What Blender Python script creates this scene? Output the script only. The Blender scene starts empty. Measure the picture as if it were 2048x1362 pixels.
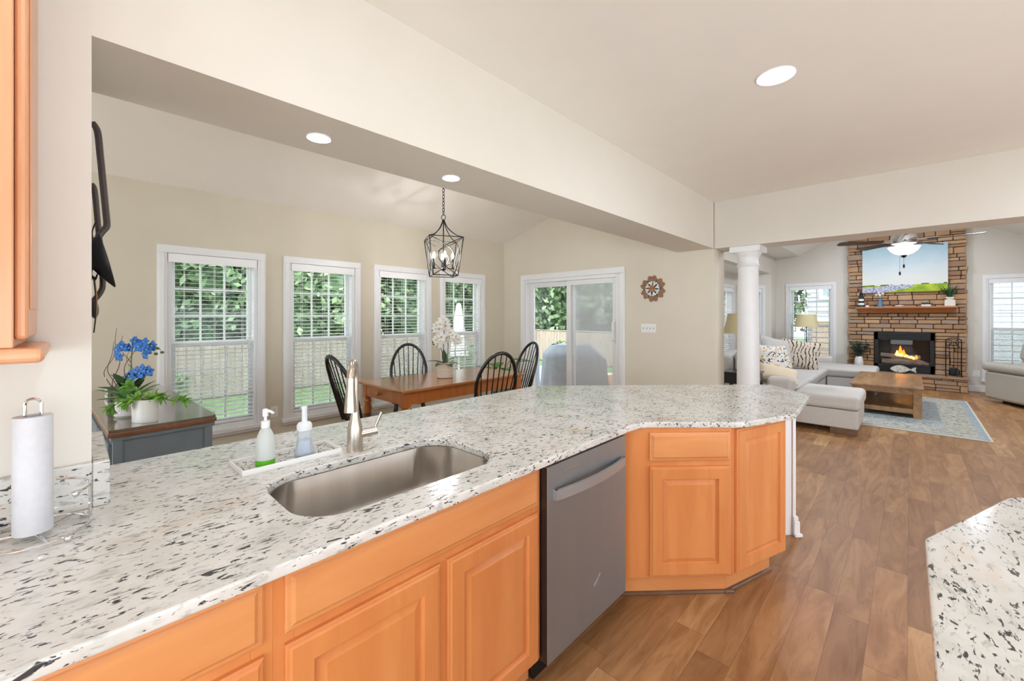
import bpy, bmesh, math, random
from mathutils import Vector, Matrix, Euler
random.seed(7)
PI = math.pi
R_ = math.radians
scene = bpy.context.scene
COL = scene.collection

# ------------------------------------------------------------------ camera, world, sun, exposure
cam_d = bpy.data.cameras.new('camera'); cam = bpy.data.objects.new('camera', cam_d); COL.objects.link(cam)
cam.location = (0, 0, 1.455); cam.rotation_euler = (R_(90), 0, R_(43.56))
cam_d.sensor_width = 36.0; cam_d.sensor_fit = 'HORIZONTAL'
cam_d.lens = 836.3 / 2048 * 36; cam_d.shift_y = -49.6 / 2048
cam_d.clip_start = 0.02; cam_d.clip_end = 300
scene.camera = cam

world = bpy.data.worlds.new('world'); scene.world = world; world.use_nodes = True
wn = world.node_tree.nodes; wl = world.node_tree.links
wn['Background'].inputs['Color'].default_value = (0.82, 0.91, 1.0, 1)
wn['Background'].inputs['Strength'].default_value = 2.2

sun_d = bpy.data.lights.new('sun', 'SUN'); sun = bpy.data.objects.new('sun', sun_d); COL.objects.link(sun)
sun_d.energy = 1.3; sun_d.angle = R_(1.5); sun_d.color = (1.0, 0.96, 0.9)
sun.rotation_euler = Vector((-0.25, 0.5, -0.83)).to_track_quat('-Z', 'Y').to_euler()

vs = scene.view_settings
vs.view_transform = 'Standard'; vs.look = 'None'; vs.gamma = 1.0; vs.use_curve_mapping = False
vs.exposure = 1.33
LENS_STRENGTH = 50.0

# ------------------------------------------------------------------ materials
def lin(c):
    c = [v / 255 for v in c]
    return tuple((v / 12.92 if v <= .04045 else ((v + .055) / 1.055) ** 2.4) for v in c) + (1.0,)

def newmat(name):
    m = bpy.data.materials.new(name); m.use_nodes = True
    nt = m.node_tree
    return m, nt, nt.nodes, nt.links, nt.nodes['Principled BSDF']

def coords(nt, scale=(1, 1, 1), rot=(0, 0, 0), kind='Object', loc=(0, 0, 0)):
    tc = nt.nodes.new('ShaderNodeTexCoord'); mp = nt.nodes.new('ShaderNodeMapping')
    mp.inputs['Scale'].default_value = scale; mp.inputs['Rotation'].default_value = rot
    mp.inputs['Location'].default_value = loc
    nt.links.new(tc.outputs[kind], mp.inputs['Vector'])
    return mp.outputs['Vector']

def noise(nt, vec, scale, detail=3, rough=.5, dist=0):
    n = nt.nodes.new('ShaderNodeTexNoise')
    n.inputs['Scale'].default_value = scale; n.inputs['Detail'].default_value = detail
    n.inputs['Roughness'].default_value = rough; n.inputs['Distortion'].default_value = dist
    nt.links.new(vec, n.inputs['Vector'])
    return n.outputs['Fac']

def ramp(nt, fac, stops, interp='LINEAR'):
    r = nt.nodes.new('ShaderNodeValToRGB'); r.color_ramp.interpolation = interp
    el = r.color_ramp.elements
    while len(el) < len(stops): el.new(.5)
    for e, (p, c) in zip(el, stops):
        e.position = p; e.color = c
    nt.links.new(fac, r.inputs['Fac'])
    return r.outputs['Color']

def math_(nt, op, a, b=None, c=None):
    n = nt.nodes.new('ShaderNodeMath'); n.operation = op
    for i, v in enumerate((a, b, c)):
        if v is None: continue
        if isinstance(v, (int, float)): n.inputs[i].default_value = v
        else: nt.links.new(v, n.inputs[i])
    return n.outputs[0]

def mixc(nt, fac, a, b, mode='MIX'):
    n = nt.nodes.new('ShaderNodeMix'); n.data_type = 'RGBA'; n.blend_type = mode
    for s, v in ((0, fac), (6, a), (7, b)):
        if isinstance(v, (int, float)): n.inputs[s].default_value = v
        elif isinstance(v, tuple): n.inputs[s].default_value = v
        else: nt.links.new(v, n.inputs[s])
    return n.outputs[2]

def sepxyz(nt, vec):
    s = nt.nodes.new('ShaderNodeSeparateXYZ'); nt.links.new(vec, s.inputs[0]); return s.outputs

def bump_(nt, bsdf, h, strength, dist=.01):
    b = nt.nodes.new('ShaderNodeBump'); b.inputs['Strength'].default_value = strength
    b.inputs['Distance'].default_value = dist
    nt.links.new(h, b.inputs['Height']); nt.links.new(b.outputs['Normal'], bsdf.inputs['Normal'])

def BW(v): return (v, v, v, 1)

def pm(name, rgb, rough=.5, metal=0.0, var=.05, scale=9, stretch=(1, 1, 1), bump=0, coat=0.0, detail=3, rgb2=None):
    m, nt, N, L, b = newmat(name)
    c = lin(rgb)
    lo = lin(rgb2) if rgb2 else tuple(max(0, v * (1 - var)) for v in c[:3]) + (1,)
    hi = c if rgb2 else tuple(min(1, v * (1 + var)) for v in c[:3]) + (1,)
    v = coords(nt, stretch)
    f = noise(nt, v, scale, detail)
    L.new(ramp(nt, f, [(.32, lo), (.68, hi)]), b.inputs['Base Color'])
    b.inputs['Roughness'].default_value = rough; b.inputs['Metallic'].default_value = metal
    b.inputs['Coat Weight'].default_value = coat; b.inputs['Coat Roughness'].default_value = .12
    if bump: bump_(nt, b, f, bump)
    return m

def emit(name, rgb, strength):
    m, nt, N, L, b = newmat(name)
    v = coords(nt); f = noise(nt, v, 5)
    L.new(ramp(nt, f, [(.2, tuple(x * .96 for x in lin(rgb)[:3]) + (1,)), (.8, lin(rgb))]), b.inputs['Emission Color'])
    b.inputs['Base Color'].default_value = lin(rgb)
    b.inputs['Emission Strength'].default_value = strength
    return m

def wood(name, a, b2, stretch, rough=.38, scale=4, coat=.25, bump=.05):
    m, nt, N, L, b = newmat(name)
    v = coords(nt, stretch)
    f = noise(nt, v, scale, 5, .55, .6)
    g = noise(nt, coords(nt, tuple(s * .25 for s in stretch)), scale, 2)
    c1 = ramp(nt, f, [(.3, lin(a)), (.7, lin(b2))])
    c = mixc(nt, .35, c1, ramp(nt, g, [(.35, lin(a)), (.65, lin(b2))]))
    L.new(c, b.inputs['Base Color'])
    b.inputs['Roughness'].default_value = rough; b.inputs['Coat Weight'].default_value = coat
    b.inputs['Coat Roughness'].default_value = .15
    bump_(nt, b, f, bump, .004)
    return m

def granite(name, rot):
    m, nt, N, L, b = newmat(name)
    base = coords(nt, (1, 1, 1), (0, 0, rot))
    st = coords(nt, (1.0, .36, 1.0), (0, 0, rot))
    cl = noise(nt, base, 7, 4, .6)
    col = ramp(nt, cl, [(.25, lin((198, 196, 188))), (.5, lin((220, 218, 211))), (.75, lin((230, 228, 223)))])
    tan = noise(nt, st, 9, 3, .5)
    col = mixc(nt, ramp(nt, tan, [(.62, BW(0)), (.75, BW(.6))]), col, lin((214, 188, 160)))
    gr = noise(nt, st, 62, 4, .6, .4)
    col = mixc(nt, ramp(nt, gr, [(.56, BW(0)), (.68, BW(.6))]), col, lin((150, 150, 146)))
    bl = noise(nt, st, 95, 4, .6, .5)
    big = noise(nt, base, 8, 2)
    k = math_(nt, 'ADD', bl, math_(nt, 'MULTIPLY', big, .18))
    col = mixc(nt, ramp(nt, k, [(.68, BW(0)), (.715, BW(.95))]), col, lin((38, 40, 46)))
    bl2 = noise(nt, st, 52, 3, .55, .7)
    col = mixc(nt, ramp(nt, bl2, [(.66, BW(0)), (.695, BW(.95))]), col, lin((30, 32, 38)))
    L.new(col, b.inputs['Base Color'])
    b.inputs['Roughness'].default_value = .12; b.inputs['Specular IOR Level'].default_value = .55
    return m

def floor_mat(name):
    m, nt, N, L, b = newmat(name)
    W, LEN = .133, .95
    p = sepxyz(nt, coords(nt))
    xi = math_(nt, 'DIVIDE', math_(nt, 'ADD', p[0], .008), W); ix = math_(nt, 'FLOOR', xi); fx = math_(nt, 'FRACT', xi)
    w1 = N.new('ShaderNodeTexWhiteNoise'); w1.noise_dimensions = '1D'; L.new(ix, w1.inputs['W'])
    yo = math_(nt, 'ADD', math_(nt, 'DIVIDE', p[1], LEN), math_(nt, 'MULTIPLY', w1.outputs['Value'], 3.7))
    iy = math_(nt, 'FLOOR', yo); fy = math_(nt, 'FRACT', yo)
    cb = N.new('ShaderNodeCombineXYZ'); L.new(ix, cb.inputs[0]); L.new(iy, cb.inputs[1])
    w2 = N.new('ShaderNodeTexWhiteNoise'); w2.noise_dimensions = '2D'; L.new(cb.outputs[0], w2.inputs['Vector'])
    # grain coordinates shifted per plank
    sh = N.new('ShaderNodeVectorMath'); sh.operation = 'SCALE'; L.new(w2.outputs['Color'], sh.inputs[0]); sh.inputs['Scale'].default_value = 13
    ad = N.new('ShaderNodeVectorMath'); ad.operation = 'ADD'; L.new(sh.outputs[0], ad.inputs[0])
    L.new(coords(nt, (1, .16, 1)), ad.inputs[1])
    g = noise(nt, ad.outputs[0], 9, 5, .6, 1.6)
    g2 = noise(nt, ad.outputs[0], 42, 3, .6, .8)
    tone = ramp(nt, w2.outputs['Value'], [(0, lin((158, 115, 76))), (.4, lin((173, 129, 86))), (.8, lin((185, 139, 94))), (1, lin((210, 168, 117)))])
    dark = mixc(nt, 1.0, tone, lin((214, 202, 188)), 'MULTIPLY')
    col = mixc(nt, ramp(nt, g, [(.36, BW(0)), (.62, BW(1))]), dark, tone)
    col = mixc(nt, ramp(nt, g2, [(.55, BW(0)), (.75, BW(.35))]), col, lin((120, 86, 60)))
    kn = noise(nt, ad.outputs[0], 3.1, 2, .5, 2.2)
    col = mixc(nt, ramp(nt, kn, [(.70, BW(0)), (.80, BW(.55))]), col, lin((112, 78, 54)))
    ex = math_(nt, 'LESS_THAN', fx, .014); ey = math_(nt, 'LESS_THAN', fy, .0028)
    e = math_(nt, 'MAXIMUM', ex, ey)
    col = mixc(nt, math_(nt, 'MULTIPLY', e, .6), col, lin((92, 66, 46)))
    L.new(col, b.inputs['Base Color'])
    b.inputs['Roughness'].default_value = .42; b.inputs['Specular IOR Level'].default_value = .32
    bump_(nt, b, g2, .04, .003)
    return m

def glass_mat(name, tint=(1, 1, 1), refl=.5):
    m = bpy.data.materials.new(name); m.use_nodes = True; nt = m.node_tree; N = nt.nodes; L = nt.links
    N.clear()
    o = N.new('ShaderNodeOutputMaterial'); t = N.new('ShaderNodeBsdfTransparent'); g = N.new('ShaderNodeBsdfGlossy')
    t.inputs['Color'].default_value = (*tint, 1); g.inputs['Roughness'].default_value = .02
    f = N.new('ShaderNodeFresnel'); f.inputs['IOR'].default_value = 1.35
    mx = N.new('ShaderNodeMixShader'); L.new(math_(nt, 'MULTIPLY', f.outputs[0], refl), mx.inputs[0])
    L.new(t.outputs[0], mx.inputs[1]); L.new(g.outputs[0], mx.inputs[2]); L.new(mx.outputs[0], o.inputs['Surface'])
    return m

def screen_mat(name, rgb, clear):
    m = bpy.data.materials.new(name); m.use_nodes = True; nt = m.node_tree; N = nt.nodes; L = nt.links
    N.clear()
    o = N.new('ShaderNodeOutputMaterial'); t = N.new('ShaderNodeBsdfTransparent'); g = N.new('ShaderNodeBsdfDiffuse')
    g.inputs['Color'].default_value = lin(rgb)
    mx = N.new('ShaderNodeMixShader')
    f = noise(nt, coords(nt), 40)
    L.new(ramp(nt, f, [(0, BW(1 - clear - .03)), (1, BW(1 - clear + .03))]), mx.inputs[0])
    L.new(t.outputs[0], mx.inputs[1]); L.new(g.outputs[0], mx.inputs[2]); L.new(mx.outputs[0], o.inputs['Surface'])
    return m

def island_mat(name, stops, rough=.8, grain=30, bump=.4):
    """one tone per separate stone or leaf of a mesh"""
    m, nt, N, L, b = newmat(name)
    gi = N.new('ShaderNodeNewGeometry')
    col = ramp(nt, gi.outputs['Random Per Island'], stops)
    f = noise(nt, coords(nt, (.5, .5, 1.6)), grain, 5, .65)
    col = mixc(nt, .55, col, ramp(nt, f, [(.3, BW(.62)), (.7, BW(1.0))]), 'MULTIPLY')
    L.new(col, b.inputs['Base Color']); b.inputs['Roughness'].default_value = rough
    if bump: bump_(nt, b, f, bump, .01)
    return m

def leafmat(name, a, b2, rough=.45):
    m, nt, N, L, b = newmat(name)
    gi = N.new('ShaderNodeNewGeometry')
    col = ramp(nt, gi.outputs['Random Per Island'], [(0, lin(a)), (1, lin(b2))])
    f = noise(nt, coords(nt), 25)
    col = mixc(nt, .4, col, ramp(nt, f, [(.3, BW(.75)), (.7, BW(1.0))]), 'MULTIPLY')
    L.new(col, b.inputs['Base Color']); b.inputs['Roughness'].default_value = rough
    return m

M = {}
M['wall'] = pm('wall_paint', (224, 218, 207), .75, var=.015, scale=3)
M['ceiling'] = pm('ceiling_paint', (244, 239, 229), .85, var=.012, scale=3)
M['wall_dining'] = pm('warm_wall_paint', (219, 210, 190), .75, var=.015, scale=3)
M['wall_warm'] = pm('slider_wall_paint', (224, 215, 197), .75, var=.015, scale=3)
M['beam'] = pm('beam_paint', (226, 219, 206), .75, var=.012, scale=3)
M['trim'] = pm('white_trim_paint', (240, 240, 240), .35, var=.01)
M['blind'] = pm('white_blind', (250, 250, 250), .45, var=.01)
M['floor'] = floor_mat('oak_floor')
M['granite'] = granite('speckled_granite', R_(-20))
M['granite_island'] = granite('speckled_granite_island', R_(52))
M['maple_v'] = wood('maple_upright', (214, 131, 72), (232, 156, 92), (5, 5, .7), scale=2.5)
M['maple_h'] = wood('maple_level', (216, 138, 80), (238, 170, 108), (.7, .7, 5), scale=2.5)
M['maple_pale'] = wood('maple_pale', (214, 148, 104), (232, 172, 128), (5, 5, .7), scale=2.5)
M['steel'] = pm('brushed_steel', (190, 184, 176), .34, 1.0, var=.06, scale=14, stretch=(1, 1, .05))
M['nickel'] = pm('brushed_nickel', (205, 194, 180), .30, 1.0, var=.04, scale=20)
M['chrome'] = pm('chrome', (220, 220, 222), .10, 1.0, var=.02)
M['slate'] = pm('slate_stainless', (152, 156, 158), .38, .6, var=.03, scale=10, stretch=(1, 1, .05))
M['handle_steel'] = pm('handle_steel', (172, 174, 176), .38, .55, var=.03)
M['slate_edge'] = pm('slate_edge', (84, 76, 74), .35, .8, var=.04)
M['black'] = pm('black_plastic', (18, 18, 19), .5, var=.15)
M['black_wood'] = pm('black_painted_wood', (26, 25, 26), .25, var=.2, coat=.4)
M['black_metal'] = pm('black_metal', (22, 22, 23), .42, .3, var=.15)
M['white_plastic'] = pm('white_plastic', (242, 242, 240), .35, var=.01)
M['white_ceramic'] = pm('white_ceramic', (238, 236, 232), .25, var=.02, coat=.3)
M['paper'] = pm('paper_towel', (214, 214, 217), .9, var=.02, scale=60, bump=.15)
M['glass'] = glass_mat('window_glass')
M['dark_glass'] = glass_mat('fireplace_glass', (.86, .84, .82), .9)
M['cherry'] = wood('cherry_tabletop', (172, 104, 56), (202, 132, 76), (6, .6, 6), .16, coat=.6)
M['cherry_v'] = wood('cherry_legs', (182, 102, 46), (206, 126, 62), (5, 5, .7), .3)
M['oak_mantel'] = wood('oak_mantel', (170, 100, 50), (206, 134, 74), (.6, 5, 5), .4)
M['pine'] = wood('rustic_pine', (122, 88, 56), (186, 142, 98), (5, .6, 5), .42, scale=3)
M['greypaint'] = pm('grey_blue_paint', (120, 131, 140), .45, var=.05)
M['dark_top'] = wood('dark_stained_top', (96, 78, 66), (128, 106, 90), (.7, 6, 6), .12, coat=.8)
M['brown_edge'] = wood('brown_stained_edge', (112, 66, 36), (140, 86, 50), (.7, 6, 6), .35)
M['sofa'] = pm('light_grey_fabric', (206, 200, 193), .95, var=.07, scale=160, bump=.15)
M['sofa_cool'] = pm('cool_grey_fabric', (192, 187, 181), .95, var=.07, scale=160, bump=.15)
M['recliner'] = pm('taupe_fabric', (178, 172, 160), .9, var=.06, scale=120, bump=.12)
M['foot'] = wood('brown_foot', (104, 76, 56), (128, 96, 72), (2, 2, 2))
M['shade'] = pm('linen_shade', (222, 208, 164), .9, var=.04, scale=90, stretch=(1, 1, .3))
M['flame_a'] = emit('flame_orange', (255, 112, 20), 2.2)
M['flame_b'] = emit('flame_yellow', (255, 190, 90), 3.2)
M['lens'] = emit('lamp_lens', (222, 236, 255), LENS_STRENGTH)
M['fill_lens_dining'] = emit('added_fill_lens_dining', (230, 241, 255), 45.0)  # only for the added dining fill lights
M['fill_lens_family'] = emit('added_fill_lens_family', (230, 241, 255), 250.0)  # only for the added fill lights in the vault
M['bulb'] = emit('lamp_bulb', (250, 248, 250), 195.0)
M['bowl'] = emit('lit_bowl', (255, 250, 243), .75)
M['stone'] = island_mat('ledge_stone', [(0, lin((150, 114, 88))), (.3, lin((178, 140, 106))), (.55, lin((196, 154, 114))), (.75, lin((170, 146, 126))), (1, lin((210, 168, 126)))])
M['mortar'] = pm('dark_mortar', (70, 58, 48), .95, var=.2)
M['hearth'] = pm('hearth_cap_stone', (164, 134, 110), .8, var=.15, scale=12, bump=.3)
M['log'] = pm('ceramic_log', (214, 198, 188), .9, var=.3, scale=14, bump=.5, stretch=(.4, 1, 1))
M['leaf_dark'] = leafmat('dark_green_leaf', (22, 62, 34), (52, 98, 52))
M['leaf_bright'] = leafmat('bright_green_leaf', (92, 158, 48), (152, 200, 84))
M['leaf_mid'] = leafmat('green_leaf', (48, 108, 44), (96, 150, 66))
M['leaf_grey'] = leafmat('grey_green_leaf', (62, 84, 76), (104, 124, 112))
M['tree_core'] = pm('tree_core', (92, 114, 86), .95, var=.6, scale=7, detail=8)
M['tree_leaf'] = leafmat('tree_leaf', (66, 98, 68), (138, 164, 118), .6)
M['tree_leaf2'] = leafmat('tree_leaf_pale', (78, 112, 74), (156, 180, 132), .6)
M['bark'] = pm('bark', (88, 74, 62), .9, var=.3, scale=12, bump=.4, stretch=(1, 1, .2))
M['twig'] = pm('brown_twig', (112, 70, 56), .7, var=.15)
M['pale_twig'] = pm('pale_twig', (214, 208, 198), .7, var=.05)
M['stem'] = pm('green_stem', (110, 134, 62), .5, var=.1)
M['petal_blue'] = pm('blue_petal', (24, 100, 180), .5, var=.4, scale=40)
M['petal_white'] = pm('white_petal', (246, 244, 238), .5, var=.02)
M['petal_yellow'] = pm('yellow_flower_centre', (214, 176, 70), .5, var=.15)
M['bud'] = pm('green_bud', (88, 100, 52), .5, var=.15)
M['soil'] = pm('soil', (70, 50, 40), .95, var=.3, scale=60)
M['fence'] = pm('weathered_fence', (178, 164, 150), .9, var=.16, scale=5, stretch=(3, 3, .3))
M['grass'] = pm('lawn_grass', (104, 138, 84), .95, var=.3, scale=6)
M['deck'] = pm('patio_stone', (206, 200, 192), .9, var=.08, scale=4)
M['cover_grey'] = pm('grey_vinyl_cover', (120, 126, 134), .6, var=.08)
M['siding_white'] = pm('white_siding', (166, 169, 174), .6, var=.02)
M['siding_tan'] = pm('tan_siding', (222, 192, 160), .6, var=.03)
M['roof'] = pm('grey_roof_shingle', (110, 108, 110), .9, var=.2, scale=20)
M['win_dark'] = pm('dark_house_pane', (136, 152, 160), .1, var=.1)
M['switch_slot'] = pm('switch_shadow_grey', (120, 118, 112), .5)
M['screen'] = screen_mat('insect_screen', (196, 198, 200), .66)
M['screen_door'] = screen_mat('door_screen', (226, 228, 230), .55)
M['iron_brown'] = pm('brown_metal', (150, 112, 88), .6, .2, var=.15)
M['distressed_white'] = pm('distressed_white_metal', (216, 222, 222), .6, .1, var=.12, scale=40)
M['copper'] = pm('copper_wire', (196, 130, 70), .45, .6, var=.15)

# ------------------------------------------------------------------ mesh builder
class MB:
    def __init__(s): s.v = []; s.f = []; s.sm = []; s.M = Matrix()
    def add(s, vs_, fs, smooth=False):
        o = len(s.v)
        s.v += [tuple(s.M @ Vector(p)) for p in vs_]
        s.f += [tuple(i + o for i in f) for f in fs]; s.sm += [smooth] * len(fs)
        return s
    def box(s, x0, x1, y0, y1, z0, z1):
        if x0 > x1: x0, x1 = x1, x0
        if y0 > y1: y0, y1 = y1, y0
        if z0 > z1: z0, z1 = z1, z0
        return s.add([(x0, y0, z0), (x1, y0, z0), (x1, y1, z0), (x0, y1, z0), (x0, y0, z1), (x1, y0, z1), (x1, y1, z1), (x0, y1, z1)],
                     [(0, 3, 2, 1), (4, 5, 6, 7), (0, 1, 5, 4), (1, 2, 6, 5), (2, 3, 7, 6), (3, 0, 4, 7)])
    def prism(s, poly, z0, z1):
        a = sum(poly[i][0] * poly[(i + 1) % len(poly)][1] - poly[(i + 1) % len(poly)][0] * poly[i][1] for i in range(len(poly)))
        if a < 0: poly = poly[::-1]
        n = len(poly)
        return s.add([(x, y, z0) for x, y in poly] + [(x, y, z1) for x, y in poly],
                     [tuple(range(n))[::-1], tuple(range(n, 2 * n))] + [(i, (i + 1) % n, n + (i + 1) % n, n + i) for i in range(n)])
    def tube(s, pts, r, n=8, closed=False, smooth=True):
        pts = [Vector(p) for p in pts]; k = len(pts)
        rs = r if isinstance(r, (list, tuple)) else [r] * k
        vs_ = []; prev = None
        for i, p in enumerate(pts):
            if closed: d = pts[(i + 1) % k] - pts[i - 1]
            else: d = (pts[min(i + 1, k - 1)] - pts[max(i - 1, 0)])
            d.normalize()
            if prev is None:
                a = Vector((0, 0, 1)) if abs(d.z) < .9 else Vector((1, 0, 0))
                u = d.cross(a).normalized()
            else:
                u = (prev - d * prev.dot(d)).normalized()
            prev = u; w = d.cross(u)
            for j in range(n):
                t = 2 * PI * j / n
                vs_.append(p + (u * math.cos(t) + w * math.sin(t)) * rs[i])
        fs = []
        for i in range(k if closed else k - 1):
            for j in range(n):
                a, b = i * n + j, i * n + (j + 1) % n
                c, d_ = ((i + 1) % k) * n + (j + 1) % n, ((i + 1) % k) * n + j
                fs.append((a, b, c, d_))
        s.add(vs_, fs, smooth)
        if not closed:
            s.add(vs_[:n], [tuple(range(n))[::-1]]); s.add(vs_[-n:], [tuple(range(n))])
        return s
    def cyl(s, p0, p1, r0, r1=None, n=16):
        return s.tube([p0, p1], [r0, r0 if r1 is None else r1], n)
    def lathe(s, prof, c=(0, 0, 0), n=28, sx=1, sy=1, smooth=True, cap=True):
        vs_ = []; k = len(prof)
        for r, z in prof:
            for j in range(n):
                t = 2 * PI * j / n
                vs_.append((c[0] + r * math.cos(t) * sx, c[1] + r * math.sin(t) * sy, c[2] + z))
        fs = [(i * n + j, i * n + (j + 1) % n, (i + 1) * n + (j + 1) % n, (i + 1) * n + j) for i in range(k - 1) for j in range(n)]
        s.add(vs_, fs, smooth)
        if cap:
            if prof[0][0] > 1e-4: s.add(vs_[:n], [tuple(range(n))[::-1]])
            if prof[-1][0] > 1e-4: s.add(vs_[-n:], [tuple(range(n))])
        return s
    def ell(s, c, r, nu=16, nv=10):
        prof = [(math.sin(PI * i / nv), -math.cos(PI * i / nv)) for i in range(nv + 1)]
        vs_ = [(c[0] + p * r[0] * math.cos(2 * PI * j / nu), c[1] + p * r[1] * math.sin(2 * PI * j / nu), c[2] + z * r[2]) for p, z in prof for j in range(nu)]
        fs = [(i * nu + j, i * nu + (j + 1) % nu, (i + 1) * nu + (j + 1) % nu, (i + 1) * nu + j) for i in range(nv) for j in range(nu)]
        return s.add(vs_, fs, True)
    def grid(s, fn, nu, nv, smooth=True):
        vs_ = [fn(i / nu, j / nv) for i in range(nu + 1) for j in range(nv + 1)]
        fs = [(i * (nv + 1) + j, (i + 1) * (nv + 1) + j, (i + 1) * (nv + 1) + j + 1, i * (nv + 1) + j + 1) for i in range(nu) for j in range(nv)]
        return s.add(vs_, fs, smooth)
    def loops(s, w, h, lp, smooth=False):
        """nested rectangles in the local XZ plane, outward is -Y; lp = [(inset, depth)]"""
        vs_ = []
        for i, d in lp:
            vs_ += [(i, -d, i), (w - i, -d, i), (w - i, -d, h - i), (i, -d, h - i)]
        fs = []
        for a in range(len(lp) - 1):
            for j in range(4):
                fs.append((a * 4 + j, a * 4 + (j + 1) % 4, a * 4 + 4 + (j + 1) % 4, a * 4 + 4 + j))
        e = (len(lp) - 1) * 4
        fs.append((e, e + 1, e + 2, e + 3)); fs.append((3, 2, 1, 0))
        return s.add(vs_, fs, smooth)
    def at(s, loc=(0, 0, 0), rot=(0, 0, 0), sc=(1, 1, 1)):
        s.M = Matrix.LocRotScale(Vector(loc), Euler(rot), Vector(sc)); return s
    def build(s, name, mat, parent=None, bevel=0, seg=2, loc=None, rot=None, sharp=40, solid=0, sub=0):
        me = bpy.data.meshes.new(name); me.from_pydata(s.v, [], s.f)
        me.polygons.foreach_set('use_smooth', s.sm)
        me.update()
        bm = bmesh.new(); bm.from_mesh(me); bmesh.ops.recalc_face_normals(bm, faces=bm.faces) if len(s.f) < 20000 else None
        if any(s.sm): bmesh.ops.remove_doubles(bm, verts=bm.verts, dist=1e-5)
        bm.to_mesh(me); bm.free()
        if any(s.sm): me.set_sharp_from_angle(angle=R_(sharp))
        me.materials.append(mat)
        o = bpy.data.objects.new(name, me); COL.objects.link(o)
        if parent is not None: o.parent = parent
        if loc: o.location = loc
        if rot: o.rotation_euler = rot
        if sub:
            md = o.modifiers.new('sub', 'SUBSURF'); md.levels = sub; md.render_levels = sub
        if solid:
            md = o.modifiers.new('solid', 'SOLIDIFY'); md.thickness = solid; md.offset = 0
        if bevel:
            md = o.modifiers.new('bevel', 'BEVEL'); md.width = bevel; md.segments = seg; md.limit_method = 'ANGLE'; md.angle_limit = R_(40)
            if seg > 3:
                me.polygons.foreach_set('use_smooth', [True] * len(me.polygons))
                md.harden_normals = True
                me.set_sharp_from_angle(angle=R_(sharp))
        return o

def tag(o, label, cat, group=None, kind=None):
    o['label'] = label; o['category'] = cat
    if group: o['group'] = group
    if kind: o['kind'] = kind
    return o

def thing(name, label, cat, loc=(0, 0, 0), rz=0.0, group=None, kind=None):
    o = bpy.data.objects.new(name, None); COL.objects.link(o)
    o.empty_display_size = .1; o.location = loc; o.rotation_euler = (0, 0, rz)
    return tag(o, label, cat, group, kind)

def struct(name, mb, mat, label, cat, bevel=0, parent=None):
    o = mb.build(name, mat, parent, bevel)
    if parent is None: tag(o, label, cat, None, 'structure')
    return o

def dup(root, label, loc=None, rz=None):
    r = root.copy(); COL.objects.link(r); r['label'] = label
    if loc is not None: r.location = loc
    if rz is not None: r.rotation_euler = (0, 0, rz)
    for ch in list(root.children):
        c = ch.copy(); COL.objects.link(c); c.parent = r
        for g in list(ch.children):
            d = g.copy(); COL.objects.link(d); d.parent = c
    return r

def arc(c, r, a0, a1, n, ax=(1, 0, 0), ay=(0, 0, 1)):
    ax = Vector(ax); ay = Vector(ay); c = Vector(c)
    return [c + ax * r * math.cos(a0 + (a1 - a0) * i / n) + ay * r * math.sin(a0 + (a1 - a0) * i / n) for i in range(n + 1)]

def smooth_pts(pts, n=6):
    """Catmull-Rom through the points"""
    P = [Vector(p) for p in pts]; P = [P[0]] + P + [P[-1]]; out = []
    for i in range(1, len(P) - 2):
        for k in range(n):
            t = k / n
            out.append(.5 * ((2 * P[i]) + (-P[i - 1] + P[i + 1]) * t + (2 * P[i - 1] - 5 * P[i] + 4 * P[i + 1] - P[i + 2]) * t * t + (-P[i - 1] + 3 * P[i] - 3 * P[i + 1] + P[i + 2]) * t ** 3))
    out.append(P[-2]); return out

def slab(name, outer, holes, z0, z1, mat, parent=None, edge=.006):
    cu = bpy.data.curves.new(name, 'CURVE'); cu.dimensions = '2D'; cu.fill_mode = 'BOTH'
    for pts in [outer] + holes:
        sp = cu.splines.new('POLY'); sp.points.add(len(pts) - 1); sp.use_cyclic_u = True
        for p, q in zip(sp.points, pts): p.co = (q[0], q[1], 0, 1)
    cu.extrude = (z1 - z0) / 2 - edge; cu.bevel_depth = edge; cu.bevel_resolution = 3; cu.offset = -edge
    to = bpy.data.objects.new('t', cu); COL.objects.link(to)
    dg = bpy.context.evaluated_depsgraph_get()
    me = bpy.data.meshes.new_from_object(to.evaluated_get(dg))
    bpy.data.objects.remove(to); bpy.data.curves.remove(cu)
    me.name = name; me.transform(Matrix.Translation((0, 0, (z0 + z1) / 2)))
    me.polygons.foreach_set('use_smooth', [True] * len(me.polygons))
    me.set_sharp_from_angle(angle=R_(35))
    me.materials.clear(); me.materials.append(mat)
    o = bpy.data.objects.new(name, me); COL.objects.link(o)
    if parent is not None: o.parent = parent
    return o

def rrect(x0, x1, y0, y1, r, n=8):
    out = []
    for cx, cy, a in ((x1 - r, y1 - r, 0), (x0 + r, y1 - r, PI / 2), (x0 + r, y0 + r, PI), (x1 - r, y0 + r, 1.5 * PI)):
        out += [(cx + r * math.cos(a + PI / 2 * i / n), cy + r * math.sin(a + PI / 2 * i / n)) for i in range(n + 1)]
    return out

def fillet(pts, rad, n=5):
    out = []
    k = len(pts)
    for i in range(k):
        p = Vector(pts[i]); r = rad[i] if isinstance(rad, (list, tuple)) else rad
        if r <= 0: out.append(tuple(p)); continue
        a = (Vector(pts[i - 1]) - p); b = (Vector(pts[(i + 1) % k]) - p)
        r2 = min(r, a.length * .45, b.length * .45)
        a = p + a.normalized() * r2; b = p + b.normalized() * r2
        for j in range(n + 1):
            t = j / n
            out.append(tuple(a * (1 - t) ** 2 + p * 2 * t * (1 - t) + b * t * t))
    return out

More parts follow.
